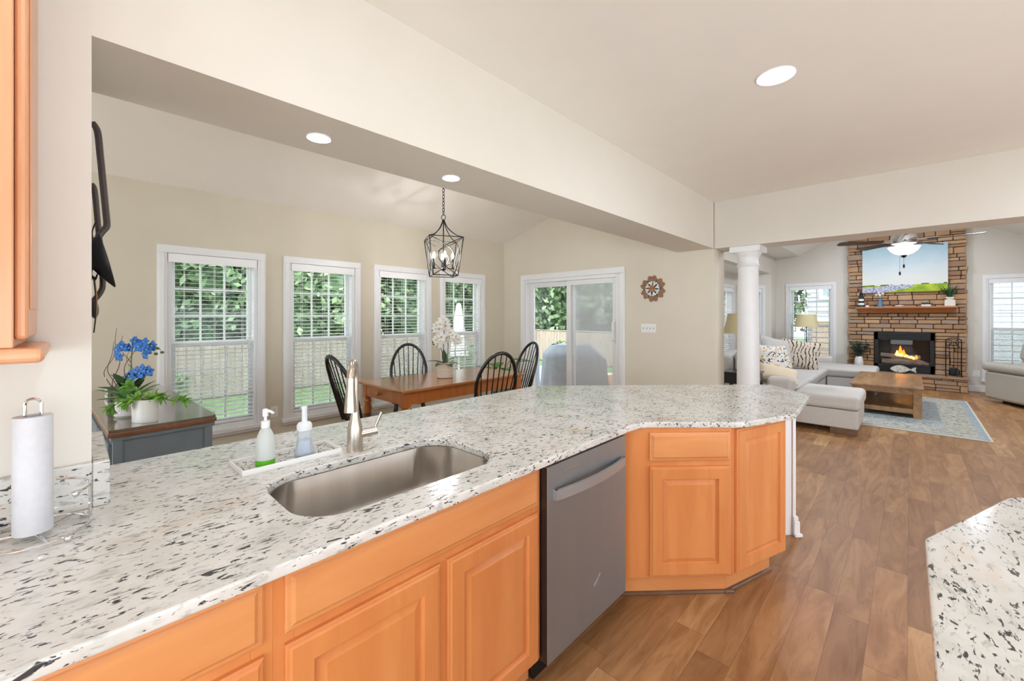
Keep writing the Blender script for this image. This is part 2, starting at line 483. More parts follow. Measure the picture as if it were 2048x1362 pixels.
# ================================================================== SETTING
XW = -1.69      # kitchen face of the pass-through wall
XB = -2.115     # dining face of it
XD = -5.20      # dining window wall
YH = 5.264      # header plane / slider wall
YB = 5.63       # family-room side of the header
YF = 11.94      # fireplace wall
ZC = 2.802      # kitchen ceiling
ZB = 2.254      # beam underside
XR = 3.2        # right end of the rooms
XL = -2.385     # family room left wall

struct('floor', MB().box(-5.35, XR + .2, -3.3, YF + .2, -.12, 0), M['floor'], 'wide plank oak floor running toward the fireplace', 'floor')
struct('ceiling', MB().box(XW, XR + .2, -3.3, YH, ZC, ZC + .12), M['ceiling'], 'flat kitchen ceiling with one round recessed light', 'ceiling')
# pass-through wall, stub at the left of the opening
struct('wall_left', MB().box(XB, XW, -3.3, .038, 0, ZC).box(XB, XB + .12, -3.3, .038, ZC, 3.9), M['wall'], 'cream wall stub left of the pass-through opening', 'wall')
struct('trim_1', MB().box(XB, XW, .038, YH, ZB, ZC + .1).box(XB, XB + .12, .038, YH, ZC + .1, 3.9), M['beam'], 'deep cream beam over the granite counter', 'beam')
# dining room
def wall_with_holes(mb, u0, u1, z0, z1, holes, put):
    """holes = [(a,b,c,d)] sorted along u; put(mb,u0,u1,z0,z1)"""
    u = u0
    for a, b, c, d in holes:
        put(mb, u, a, z0, z1); put(mb, a, b, z0, c); put(mb, a, b, d, z1); u = b
    put(mb, u, u1, z0, z1)
    return mb

WINY = [.555, 1.665, 2.778, 3.87]
WW = .925
WZ0, WZ1 = .20, 2.14
CAS = .075
holes = [(y + CAS, y + WW - CAS, WZ0 + CAS, WZ1 - CAS) for y in WINY]
mb = MB(); wall_with_holes(mb, -3.3, YH + .2, -.1, 2.75, holes, lambda m, a, b, c, d: m.box(XD - .16, XD, a, b, c, d))
struct('wall_window_side', mb, M['wall_dining'], 'cream dining wall with four tall windows', 'wall')
# dining vault
def zv(x): return 2.72 + .297 * (x - XD)
mb = MB()
mb.add([(XD - .16, -3.3, zv(XD - .16)), (XB + .12, -3.3, zv(XB + .12)), (XB + .12, YH + .2, zv(XB + .12)), (XD - .16, YH + .2, zv(XD - .16)),
        (XD - .16, -3.3, zv(XD - .16) + .1), (XB + .12, -3.3, zv(XB + .12) + .1), (XB + .12, YH + .2, zv(XB + .12) + .1), (XD - .16, YH + .2, zv(XD - .16) + .1)],
       [(0, 1, 2, 3), (7, 6, 5, 4), (0, 4, 5, 1), (1, 5, 6, 2), (2, 6, 7, 3), (3, 7, 4, 0)])
struct('ceiling_dining', mb, M['ceiling'], 'sloping ceiling above the dining table', 'ceiling')
mb = MB(); wall_with_holes(mb, XD - .16, XB + .05, 0, 3.9, [(-4.8, -2.5, .1, 2.4)], lambda m, a, b, c, d: m.box(a, b, -3.45, -3.3, c, d))  # unseen opening added to bring daylight into the dining room
struct('wall_dining_back', mb, M['wall'], 'cream dining wall out of view on the left', 'wall')
# slider wall
SX0, SX1, SZ = -4.70, -2.935, 2.05
mb = MB(); wall_with_holes(mb, XD, XB + .12, -.1, 3.9, [(SX0, SX1, -.1, SZ)], lambda m, a, b, c, d: m.box(a, b, YH, YH + .2, c, d))
mb.box(XB + .12, -1.685, YH, YH + .2, 0, ZC)
mb.box(-2.0, -1.685, YH + .2, YB, 0, ZB)
struct('wall_slider_side', mb, M['wall_warm'], 'cream wall holding the sliding glass door', 'wall')
mb = MB().box(XB, XR + .2, YH, YB, ZB, ZC + .12)
mb.box(XB + .12, XR + .2, YB - .12, YB, ZC + .1, 4.1)
struct('trim_2', mb, M['wall'], 'cream header between kitchen and family room', 'header')
# kitchen shell behind the camera, with openings added and shaped to throw daylight in
mb = MB(); wall_with_holes(mb, -3.3, YF + .2, 0, ZC + .1, [(-2.6, 4.4, .1, 1.7)], lambda m, a, b, c, d: m.box(XR, XR + .2, a, b, c, d))
struct('wall_right', mb, M['wall'], 'cream kitchen wall out of view on the right', 'wall')
mb = MB(); wall_with_holes(mb, XB, XR + .2, 0, ZC + .1, [(-.9, 2.8, .1, 2.0)], lambda m, a, b, c, d: m.box(a, b, -3.5, -3.3, c, d))
struct('wall_back', mb, M['wall'], 'cream kitchen wall behind the camera', 'wall')

# family room
fam = [(-2.6, 2.86), (-1.9, 2.872), (-.1, 3.75), (1.68, 2.83), (XR + .2, 2.80)]
mb = MB()
for (x0, z0), (x1, z1) in zip(fam, fam[1:]):
    mb.add([(x0, YB - .1, z0), (x1, YB - .1, z1), (x1, YF + .2, z1), (x0, YF + .2, z0), (x0, YB - .1, z0 + .1), (x1, YB - .1, z1 + .1), (x1, YF + .2, z1 + .1), (x0, YF + .2, z0 + .1)],
           [(0, 1, 2, 3), (7, 6, 5, 4), (0, 4, 5, 1), (1, 5, 6, 2), (2, 6, 7, 3), (3, 7, 4, 0)])
struct('ceiling_family', mb, M['ceiling'], 'vaulted ceiling over the family room fireplace', 'ceiling')
W5 = (-2.185, -1.205, .22, 2.225)
W6 = (1.003, 1.985, .17, 2.225)
mb = MB(); wall_with_holes(mb, XL - .2, XR + .2, -.1, 3.9, [(W5[0] + CAS, W5[1] - CAS, W5[2] + CAS, W5[3] - CAS), (W6[0] + CAS, W6[1] - CAS, W6[2] + CAS, W6[3] - CAS)],
                           lambda m, a, b, c, d: m.box(a, b, YF, YF + .18, c, d))
struct('wall_fireplace_side', mb, M['wall'], 'cream wall behind the stone fireplace', 'wall')
# left wall of the family room with the bay
BY0, BY1 = 6.35, 11.38      # bay opening
BD = .615                   # bay depth
mb = MB().box(XL - .15, XL, YB - .1, BY0, 0, 2.95).box(XL - .15, XL, BY1, YF, 0, 2.95).box(XL - .15, XL, BY0, BY1, 2.455, 2.95)
mb.box(XL - .15, -2.0, YB - .12, YB, 0, 2.95)
struct('wall_bay_side', mb, M['wall'], 'cream family room wall opening into the bay', 'wall')
struct('ceiling_bay', MB().prism([(XL - .1499, BY0), (XL - .1499, BY1), (XL - BD - .1, BY1 - .5), (XL - BD - .1, BY0 + .5)], 2.455, 2.54), M['ceiling'], 'low flat ceiling inside the bay', 'ceiling')
struct('floor_bay', MB().prism([(XL, BY0), (XL, BY1), (XL - BD - .15, BY1 - .5), (XL - BD - .15, BY0 + .5)], -.12, -.001), M['floor'], 'oak floor strip inside the bay', 'floor')
BLEN = BD / .7071
def frame_M(loc, rz): return Matrix.LocRotScale(Vector(loc), Euler((0, 0, rz)), None)
# bay walls: local X along wall (seen from inside, left to right), local Y outward
def bay_wall(name, loc, rz, L, hole, label):
    mb = MB(); mb.M = frame_M(loc, rz)
    wall_with_holes(mb, -.02, L + .02, -.1, 2.5, [(hole[0] + CAS, hole[1] - CAS, hole[2] + CAS, hole[3] - CAS)], lambda m, a, b, c, d: m.box(a, b, 0, .14, c, d))
    return struct(name, mb, M['wall'], label, 'wall')
BX = XL - BD
bayA = ((BX, BY1 - BD, 0), R_(45)); bayB = ((BX, BY0 + BD, 0), R_(90)); bayC = ((XL, BY0, 0), R_(135))
LC = BY1 - BY0 - 2 * BD
HA = (.06, .735, .25, 2.17); HB = (LC - .98, LC - .06, .25, 2.17); HC = (.1, .76, .25, 2.17)
bay_wall('wall_bay_far', bayA[0], bayA[1], BLEN, HA, 'angled far wall of the bay')
bay_wall('wall_bay_middle', bayB[0], bayB[1], LC, HB, 'middle wall of the bay behind the sofa')
bay_wall('wall_bay_near', bayC[0], bayC[1], BLEN, HC, 'angled near wall of the bay')
# baseboards
struct('baseboard_fireplace', MB().box(.82, XR, YF - .016, YF, 0, .11).box(XL, -1.02, YF - .016, YF, 0, .11), M['trim'], 'white baseboard along the fireplace wall', 'baseboard', .004)
struct('baseboard_dining', MB().box(XD, XD + .016, -3.3, YH, 0, .11), M['trim'], 'white baseboard under the dining windows', 'baseboard', .004)

# ------------------------------------------------------------------ windows
def make_window(n, loc, rz, w, z0, z1, label, apron=True):
    """local X along the wall, local Y outward, origin on the inner wall face at the casing's left edge"""
    t = thing('window_%d' % n, label, 'window', loc, rz, None, 'structure')
    c = CAS
    m = MB()
    m.box(0, c, -.02, 0, z0 + c, z1 - c).box(w - c, w, -.02, 0, z0 + c, z1 - c).box(0, w, -.022, 0, z1 - c, z1)
    m.box(.012, c - .02, -.027, -.02, z0 + c, z1 - c).box(w - c + .02, w - .012, -.027, -.02, z0 + c, z1 - c)
    m.build('window_casing', M['trim'], t, .004)
    MB().box(-.015, w + .015, -.035, .02, z0 + c - .045, z0 + c).box(0, w, -.02, 0, z0, z0 + c - .045).build('window_sill', M['trim'], t, .004)
    a, b, e, f = c, w - c, z0 + c, z1 - c
    m = MB().box(a, a + .035, .0005, .14, e, f).box(b - .035, b, .0005, .14, e, f).box(a + .035, b - .035, .0005, .14, f - .035, f).box(a + .035, b - .035, .0005, .14, e, e + .05)
    m.build('window_jamb', M['trim'], t, .003)
    mid = e + (f - e) * .50
    a += .03; b -= .03
    for nm, s0, s1, y in (('upper_sash', mid - .025, f - .03, .10), ('lower_sash', e + .045, mid + .03, .065)):
        r = .045
        m = MB().box(a, a + r, y, y + .03, s0, s1).box(b - r, b, y, y + .03, s0, s1).box(a + r, b - r, y, y + .03, s1 - r, s1).box(a + r, b - r, y, y + .03, s0, s0 + r)
        for k in (1, 2):
            x = a + r + (b - a - 2 * r) * k / 3; m.box(x - .009, x + .009, y + .006, y + .024, s0 + r, s1 - r)
            z = s0 + r + (s1 - s0 - 2 * r) * k / 3; m.box(a + r, b - r, y + .005, y + .025, z - .009, z + .009)
        so = m.build(nm, M['trim'], t, .002, 1)
        MB().box(a + r, b - r, y + .013, y + .017, s0 + r, s1 - r).build('window_glass', M['glass'], so)
        if nm == 'lower_sash':
            MB().box(a, b, .128, .130, s0, s1).build('insect_screen', M['screen'], so)
            MB().box((a + b) / 2 - .03, (a + b) / 2 + .03, y - .012, y, s1 - .03, s1 - .012).build('sash_lock', M['white_plastic'], so)
    return t

def make_blind(loc, rz, w, z0, z1, label, tilt=0.0, group='slatted window blinds'):
    t = thing('window_blind', label, 'blind', loc, rz, group)
    a, b = CAS + .008, w - CAS - .008
    top = z1 - CAS - .004
    MB().box(a, b, -.012, .05, top - .075, top).box(a, b, -.018, -.012, top - .085, top).build('valance', M['blind'], t, .003)
    m = MB(); z = top - .11; tilt = tilt or .07; bot = z0 + CAS + .10
    while z > bot:
        d = .024; cz = math.sin(tilt) * d; cy = math.cos(tilt) * d; y0 = .028
        m.add([(a, y0 - cy, z - cz - .0018), (b, y0 - cy, z - cz - .0018), (b, y0 + cy, z + cz - .0018), (a, y0 + cy, z + cz - .0018),
               (a, y0 - cy, z - cz + .0018), (b, y0 - cy, z - cz + .0018), (b, y0 + cy, z + cz + .0018), (a, y0 + cy, z + cz + .0018)],
              [(0, 3, 2, 1), (4, 5, 6, 7), (0, 1, 5, 4), (1, 2, 6, 5), (2, 3, 7, 6), (3, 0, 4, 7)])
        z -= .0425
    m.build('slats', M['blind'], t)
    MB().box(a, b, .004, .052, bot - .045, bot - .02).build('bottom_rail', M['blind'], t, .003)
    m = MB()
    for k in (.17, .5, .83):
        x = a + (b - a) * k
        for y in (.003, .053): m.box(x - .0012, x + .0012, y - .0008, y + .0008, bot - .03, top - .05)
    m.build('ladder_cords', M['blind'], t)
    MB().cyl((b - .07, -.008, top - .08), (b - .07, -.008, top - .95), .004, .004, 6).build('tilt_wand', M['white_plastic'], t)
    return t

order = ['leftmost', 'second from left', 'third from left', 'rightmost']
near = ['behind the sideboard plants', 'behind the kitchen faucet', 'behind the far dining chair', 'behind the white orchid']
for i, y in enumerate(WINY):
    make_window(i + 1, (XD, y, 0), R_(90), WW, WZ0, WZ1, 'white double hung window, %s of the dining room four' % order[i])
    make_blind((XD, y, 0), R_(90), WW, WZ0, WZ1, 'open white slatted blind in the %s dining window, %s' % (order[i], near[i]))
make_window(5, (W5[0], YF, 0), 0, W5[1] - W5[0], W5[2], W5[3], 'white window left of the stone fireplace behind the lamp')
make_blind((W5[0], YF, 0), 0, W5[1] - W5[0], W5[2], W5[3], 'open white blind in the window left of the fireplace')
make_window(6, (W6[0], YF, 0), 0, W6[1] - W6[0], W6[2], W6[3], 'white window right of the stone fireplace behind the recliner')
make_blind((W6[0], YF, 0), 0, W6[1] - W6[0], W6[2], W6[3], 'open white blind in the window above the recliner')
def in_bay(base, hx):
    v = frame_M(*base) @ Vector((hx, 0, 0)); return tuple(v)
make_window(7, in_bay(bayA, HA[0]), bayA[1], HA[1] - HA[0], HA[2], HA[3], 'narrow bay window just right of the column')
make_blind(in_bay(bayA, HA[0]), bayA[1], HA[1] - HA[0], HA[2], HA[3], 'white blind in the bay window just right of the column', .5)
make_window(8, in_bay(bayB, HB[0]), bayB[1], HB[1] - HB[0], HB[2], HB[3], 'bay window just left of the column')
make_blind(in_bay(bayB, HB[0]), bayB[1], HB[1] - HB[0], HB[2], HB[3], 'white blind in the bay window left of the column', .3)

# ------------------------------------------------------------------ sliding door
t = thing('door_1', 'white framed sliding glass door beside the dining table', 'door', (SX0, YH, 0), 0, None, 'structure')
dw = SX1 - SX0
MB().box(-.087, 0, -.022, 0, 0, SZ).box(dw, dw + .087, -.022, 0, 0, SZ).box(-.087, dw + .087, -.024, 0, SZ, SZ + .085).box(-.075, -.02, -.03, -.022, 0, SZ).box(dw + .02, dw + .075, -.03, -.022, 0, SZ).build('door_casing', M['trim'], t, .004)
MB().box(0, .03, .0005, .18, 0, SZ).box(dw - .06, dw, .0005, .18, 0, SZ).box(.03, dw - .06, .0005, .18, SZ - .05, SZ).box(.03, dw - .06, .0005, .18, 0, .04).build('door_frame', M['trim'], t, .003)
def panel(nm, x0, x1, y, r):
    p = MB().box(x0 + .0005, x0 + r, y, y + .04, .0405, SZ - .0505).box(x1 - r, x1 - .0005, y, y + .04, .0405, SZ - .0505).box(x0 + r, x1 - r, y, y + .04, SZ - .0505 - r, SZ - .0505).box(x0 + r, x1 - r, y, y + .04, .0405, .04 + r * 1.3).build(nm, M['trim'], t, .003)
    MB().box(x0 + r, x1 - r, y + .017, y + .023, .04 + r, SZ - .05 - r).build('door_glass', M['glass'], p)
    m = MB()
    for k in (1, 2):
        x = x0 + r + (x1 - x0 - 2 * r) * k / 3; m.box(x - .006, x + .006, y + .014, y + .026, .09, SZ - .11)
    return p
panel('fixed_panel', .03, dw * .5 + .05, .10, .075)
sp_ = panel('sliding_panel', dw * .5 - .06, dw - .06, .045, .075)
MB().tube([(dw - .105, .045, 1.10), (dw - .105, -.012, 1.11), (dw - .105, -.012, 1.36), (dw - .105, .045, 1.37)], .009, 8).box(dw - .12, dw - .09, .038, .045, 1.06, 1.41).build('door_handle', M['white_plastic'], sp_)
MB().box(dw * .5 + .0, dw - .02, .150, .153, .05, SZ - .05).build('insect_screen', M['screen_door'], t)
MB().box(dw * .5 - .01, dw * .5 + .015, .142, .16, .05, SZ - .05).box(dw - .04, dw - .02, .142, .16, .05, SZ - .05).build('screen_frame', M['trim'], t)

# ------------------------------------------------------------------ counter, island, backsplash
outer = [(-.985, -1.2), (-.995, 1.895), (-.98, 2.0), (-.608, 2.352), (-.454, 2.752), (-.487, 3.449), (-.79, 3.786), (-2.12, 2.456), (-2.10, 2.42), (-2.10, .042), (-1.692, .042), (-1.692, -1.2)]
outer = fillet(outer, [0, .10, .10, .05, .04, .025, .025, .02, .02, .0, 0, 0], 5)
SKX0, SKX1, SKY0, SKY1 = -1.545, -1.125, .415, 1.135
hole = rrect(SKX0, SKX1, SKY0, SKY1, .13, 8)
ct = slab('countertop', outer, [hole], .884, .914, M['granite'])
tag(ct, 'white granite peninsula countertop with black flecks around the steel sink', 'countertop')
sp = MB().box(-2.112, -1.668, .0395, .075, .9145, 1.04).build('backsplash_return', M['granite'], None, .003)
tag(sp, 'short granite slab turning the wall end, beside the jamb utensils', 'backsplash')
sp = MB().box(-1.6895, -1.668, -1.2, .039, .9145, 1.04).build('backsplash', M['granite'], None, .003)
tag(sp, 'low granite backsplash at the foot of the cream wall, behind the paper towels', 'backsplash')
isl = fillet([(.03, .45), (.027, 1.432), (.212, 1.925), (.255, 1.965), (1.4, 1.965), (1.4, .45)], [0, .012, .05, .05, .05, 0], 4)
it = slab('island_countertop', isl, [], .884, .914, M['granite_island'])
tag(it, 'white granite island top at the lower right corner', 'countertop')
ib = thing('island_cabinet', 'maple island base hidden beneath the right hand granite top', 'cabinet', (.7, 1.2, 0))
MB().prism([(-.62, -.72), (-.62, .2), (-.45, .7), (.65, .7), (.65, -.72)], .1, .884).build('body', M['maple_v'], ib, .004)
MB().prism([(-.56, -.68), (-.56, .18), (-.41, .64), (.6, .64), (.6, -.68)], 0, .1).build('toe_kick', M['maple_v'], ib)

# sink
t = thing('sink', 'single bowl stainless steel undermount sink in the granite', 'sink', (0, 0, .884))
m = MB()
prof = [(-.02, 0), (-.004, 0), (0, -.002), (.004, -.15), (.02, -.19), (.05, -.205), (.10, -.21)]
lp = []
for ins, z in prof:
    r = max(.02, .13 - max(ins, 0) * .6 + (.02 if ins < 0 else 0))
    lp.append([(x, y, z) for x, y in rrect(SKX0 + ins, SKX1 - ins, SKY0 + ins, SKY1 - ins, r, 8)])
n = len(lp[0])
vv = [p for l in lp for p in l]
ff = [(i * n + j, i * n + (j + 1) % n, (i + 1) * n + (j + 1) % n, (i + 1) * n + j) for i in range(len(lp) - 1) for j in range(n)]
ff.append(tuple(range((len(lp) - 1) * n, len(lp) * n)))
m.add(vv, ff, True); m.build('basin', M['steel'], t, sharp=60)
MB().lathe([(.0, -.206), (.03, -.206), (.045, -.2045), (.05, -.209)], ((SKX0 + SKX1) / 2 - .08, .775, 0), cap=False).build('drain', M['chrome'], t)

# faucet
FX, FY = -1.607, .779
t = thing('kitchen_faucet', 'brushed nickel pull down faucet behind the sink', 'faucet', (FX, FY, .914))
MB().lathe([(.0, 0), (.031, 0), (.031, .01), (.030, .05), (.029, .085), (.026, .105), (.020, .128), (.0165, .145), (.0155, .16)], n=24).build('body', M['nickel'], t)
da = Vector((.842, -.538, 0)).normalized()
RA = .064
pts = [Vector((0, 0, .14)), Vector((0, 0, .22)), Vector((0, 0, .285))] + arc(Vector((0, 0, .295)) + da * RA, RA, PI, .12, 12, da, (0, 0, 1))
MB().tube(pts, .0145, 14).build('spout', M['nickel'], t)
e0 = pts[-1]
dn = Vector((da.x * .09, da.y * .09, -1)).normalized()
MB().tube([e0 + dn * -.006, e0 + dn * .035, e0 + dn * .04, e0 + dn * .10, e0 + dn * .118], [.0155, .016, .0165, .021, .0215], 16).build('spray_head', M['nickel'], t)
MB().tube([e0 + dn * .055 + da * -.0 + Vector((-.013, -.012, 0)), e0 + dn * .085 + Vector((-.016, -.0145, 0))], .005, 8).build('spray_button', M['black'], t)
hd = Vector((.35, .93, 0)).normalized()
MB().cyl(hd * .02 + Vector((0, 0, .066)), hd * .068 + Vector((0, 0, .072)), .0165, .0165, 16).cyl(hd * .068 + Vector((0, 0, .072)), hd * .085 + Vector((0, 0, .074)), .0175, .0175, 16).build('valve_stub', M['nickel'], t)
MB().tube([hd * .076 + Vector((0, 0, .08)), hd * .082 + Vector((0, 0, .10)), hd * .102 + Vector((.0, .0, .145))], [.006, .0055, .0065], 10).build('lever_handle', M['nickel'], t)

# tray and dispensers
def tray_mat():
    m, nt, N, L, b = newmat('patterned_tray')
    v = coords(nt)
    p = sepxyz(nt, v)
    vo = N.new('ShaderNodeTexVoronoi'); vo.feature = 'DISTANCE_TO_EDGE'; vo.inputs['Scale'].default_value = 38; L.new(v, vo.inputs['Vector'])
    line = ramp(nt, vo.outputs['Distance'], [(.03, BW(1)), (.07, BW(0))])
    c = mixc(nt, line, lin((214, 214, 206)), lin((96, 92, 84)))
    sp2 = noise(nt, v, 95, 2)
    edge = math_(nt, 'GREATER_THAN', math_(nt, 'ABSOLUTE', p[0]), .056)
    dots = ramp(nt, sp2, [(.5, lin((236, 234, 228))), (.54, lin((44, 40, 40))), (.62, lin((170, 82, 60)))])
    c = mixc(nt, edge, c, dots)
    L.new(c, b.inputs['Base Color']); b.inputs['Roughness'].default_value = .2
    return m
t = thing('soap_tray', 'narrow white tray with black and terracotta pattern beside the sink', 'tray', (-1.700, .562, .914), R_(1.5))
m = MB()
def ringbox(m, w, l, z0, z1, th, base):
    m.box(-w, w, -l, l, z0, z0 + base)
    m.box(-w, -w + th, -l, l, z0 + base, z1).box(w - th, w, -l, l, z0 + base, z1).box(-w + th, w - th, -l, -l + th, z0 + base, z1).box(-w + th, w - th, l - th, l, z0 + base, z1)
ringbox(m, .078, .172, 0, .020, .006, .004)
m.build('tray_body', M['white_ceramic'], t, .003)
MB().box(-.071, .071, -.165, .165, .004, .0062).build('patterned_panel', tray_mat(), t)

def liquid_mat(name, rgb):
    m, nt, N, L, b = newmat(name)
    f = noise(nt, coords(nt), 12)
    L.new(ramp(nt, f, [(.3, lin(tuple(int(c * .92) for c in rgb))), (.7, lin(rgb))]), b.inputs['Base Color'])
    b.inputs['Roughness'].default_value = .1; return m
def frosted(name, rgb, clear, rough=.3):
    m = bpy.data.materials.new(name); m.use_nodes = True; nt = m.node_tree; N = nt.nodes; L = nt.links
    N.clear(); o = N.new('ShaderNodeOutputMaterial'); tr = N.new('ShaderNodeBsdfTransparent'); g = N.new('ShaderNodeBsdfPrincipled')
    g.inputs['Base Color'].default_value = lin(rgb); g.inputs['Roughness'].default_value = rough
    mx = N.new('ShaderNodeMixShader')
    lw = N.new('ShaderNodeLayerWeight'); lw.inputs['Blend'].default_value = .35
    fac = math_(nt, 'ADD', math_(nt, 'MULTIPLY', lw.outputs['Facing'], .45), 1 - clear)
    L.new(fac, mx.inputs[0])
    L.new(tr.outputs[0], mx.inputs[1]); L.new(g.outputs[0], mx.inputs[2]); L.new(mx.outputs[0], o.inputs['Surface'])
    return m
ZT = .9205
t = thing('soap_dispenser', 'frosted pump bottle with a little green dish soap at the bottom', 'soap dispenser', (-1.676, .478, ZT), R_(35), 'pump bottles on the tray')
MB().lathe([(.0, .0225), (.0315, .0226), (.0315, .055), (.0305, .08), (.026, .105), (.019, .122), (.0135, .132), (.0135, .138)], n=28).build('bottle', frosted('frosted_bottle', (222, 228, 222), .34), t)
MB().lathe([(.0, .0), (.030, 0), (.0315, .005), (.0315, .022), (.0, .022)], n=28).build('green_soap', liquid_mat('green_soap', (96, 190, 30)), t)['label'] = 'green soap'
MB().cyl((0, 0, .01), (0, 0, .13), .0025, .0025, 8).build('dip_tube', M['white_plastic'], t)
MB().lathe([(.0, .134), (.0145, .134), (.0145, .157), (.005, .159), (.0048, .172), (.0095, .174), (.0095, .196), (.007, .2005), (.0, .2005)], n=20).tube([(0, 0, .192), (.018, 0, .1925), (.033, 0, .186)], [.006, .005, .004], 10).build('pump', M['white_plastic'], t)
t = thing('soap_dispenser', 'clear foaming pump bottle half full of pale blue soap', 'soap dispenser', (-1.688, .616, ZT), R_(20), 'pump bottles on the tray')
MB().lathe([(.0, .0), (.034, 0), (.035, .005), (.031, .03), (.026, .06), (.0245, .09), (.0245, .098)], n=8, smooth=False).build('bottle', frosted('clear_bottle', (222, 232, 240), .72, .08), t)
MB().lathe([(.0, .003), (.0325, .003), (.0325, .006), (.0295, .03), (.0255, .058), (.0, .058)], n=8, smooth=False).build('pale_blue_soap', frosted('pale_blue_soap', (186, 204, 226), .55, .08), t)
MB().lathe([(.0, .096), (.0265, .096), (.027, .103), (.027, .116), (.022, .124), (.010, .127), (.0095, .17), (.010, .172), (.010, .186), (.0, .188)], n=20).tube([(0, 0, .18), (-.008, .0, .182), (-.017, 0, .177)], [.006, .0055, .004], 8).build('pump', frosted('milky_pump', (244, 246, 248), .18), t)

# paper towels
px_, py_ = -1.547, -.066
t = thing('paper_towel_holder', 'chrome wire paper towel stand on the granite by the wall', 'paper towel holder', (px_, py_, .914))
m = MB().tube(arc((0, 0, .012), .100, 0, 2 * PI, 30, (1, 0, 0), (0, 1, 0))[:-1], .0035, 8, True)
for k in range(4):
    a = k * PI / 2 + .6; m.ell((.106 * math.cos(a), .106 * math.sin(a), .0085), (.0085, .0085, .0085), 10, 6)
for k in range(3):
    a = k * 2 * PI / 3 + .3; m.tube([(0, 0, .012), (.100 * math.cos(a), .100 * math.sin(a), .012)], .003, 6)
m.build('base_ring', M['chrome'], t)
m = MB().tube([(0, -.013, .012), (0, -.013, .325)] + arc((0, 0, .325), .0135, PI, 0, 8, (0, 1, 0), (0, 0, 1)) + [(0, .013, .012)], .0033, 8)
m.build('centre_post', M['chrome'], t)
rv = Vector((.7247, .689, 0)); fv = Vector((-.689, .7247, 0))
c0 = -fv * .100
m = MB().tube([tuple(c0 + rv * .015 + Vector((0, 0, .012))), tuple(c0 + rv * .015 + Vector((0, 0, .108)))] + [tuple(Vector((.100 * math.cos(a), .100 * math.sin(a), .108))) for a in [R_(-28) - i * R_(12) for i in range(9)]], .0033, 8)
m.build('front_guard', M['chrome'], t)
m = MB().tube([tuple(Vector((.100 * math.cos(a), .100 * math.sin(a), .108))) for a in [R_(50) + i * R_(12) for i in range(10)]], .0033, 8)
m.tube([(.100 * math.cos(R_(100)), .100 * math.sin(R_(100)), .012), (.100 * math.cos(R_(100)), .100 * math.sin(R_(100)), .108)], .0033, 8)
m.ell((.100 * math.cos(R_(46)), .100 * math.sin(R_(46)), .106), (.008, .008, .008), 10, 6)
m.build('back_guard', M['chrome'], t)
o = MB().lathe([(.017, .0165), (.0335, .0165), (.034, .018), (.034, .296), (.0335, .2975), (.017, .2975), (.017, .0165)], n=36, cap=False).build('paper_towel_roll', M['paper'], None, loc=(px_, py_, .914))
tag(o, 'white paper towel roll on the chrome stand', 'paper towels')

# ------------------------------------------------------------------ cabinets
DOOR = [(0, 0), (0, .011), (.003, .014), (.009, .015), (.013, .019), (.062, .019), (.066, .007), (.069, .006), (.094, .0155)]
DRAW = [(0, 0), (0, .010), (.004, .012), (.012, .013), (.020, .019)]
def front(parent, nm, x, z, w, h, kind, mat):
    return MB().loops(w, h, DOOR if kind == 'door' else DRAW).build(nm, mat, parent, loc=(x, 0, z))
def cab(label, loc, rz, w, frame, depth=.58):
    t = thing('base_cabinet', label, 'cabinet', loc, rz, 'maple base cabinets')
    m = MB()
    for f in frame: m.box(f[0], f[1], 0, .02, f[2], f[3])
    m.build('face_frame', M['maple_v'], t, .0015, 1)
    m = MB().box(0, .018, .02, depth, .114, .883).box(w - .018, w, .02, depth, .114, .883).box(.018, w - .018, .02, depth, .114, .132).box(.018, w - .018, depth - .01, depth, .132, .883)
    m.build('body', M['maple_v'], t)
    MB().box(0, w, .06, .075, 0, .114).build('toe_kick', M['maple_h'], t)
    return t
XC = -1.05
# sink base
y0, y1 = .315, 1.262
w = y1 - y0
t = cab('maple sink cabinet with two raised panel doors beneath the sink', (XC, y0, 0), R_(90), w, [(0, .045, .114, .883), (w - .045, w, .114, .883), (.045, w - .045, .845, .883), (.045, w - .045, .69, .735), (.045, w - .045, .114, .145), (w / 2 - .03, w / 2 + .03, .145, .69)])
front(t, 'false_drawer_front', .022, .724, w - .044, .141, 'draw', M['maple_h'])
front(t, 'door', .022, .125, .438, .572, 'door', M['maple_v'])
front(t, 'door', w - .022 - .438, .125, .438, .572, 'door', M['maple_v'])
# left cabinet
y0b, y1b = -.20, .315; w = y1b - y0b
t = cab('maple cabinet with drawer left of the sink cabinet', (XC, y0b, 0), R_(90), w, [(0, .045, .114, .883), (w - .045, w, .114, .883), (.045, w - .045, .845, .883), (.045, w - .045, .69, .735), (.045, w - .045, .114, .145)])
front(t, 'drawer', .022, .724, w - .044, .141, 'draw', M['maple_h'])
front(t, 'door', .022, .125, w - .044, .572, 'door', M['maple_v'])
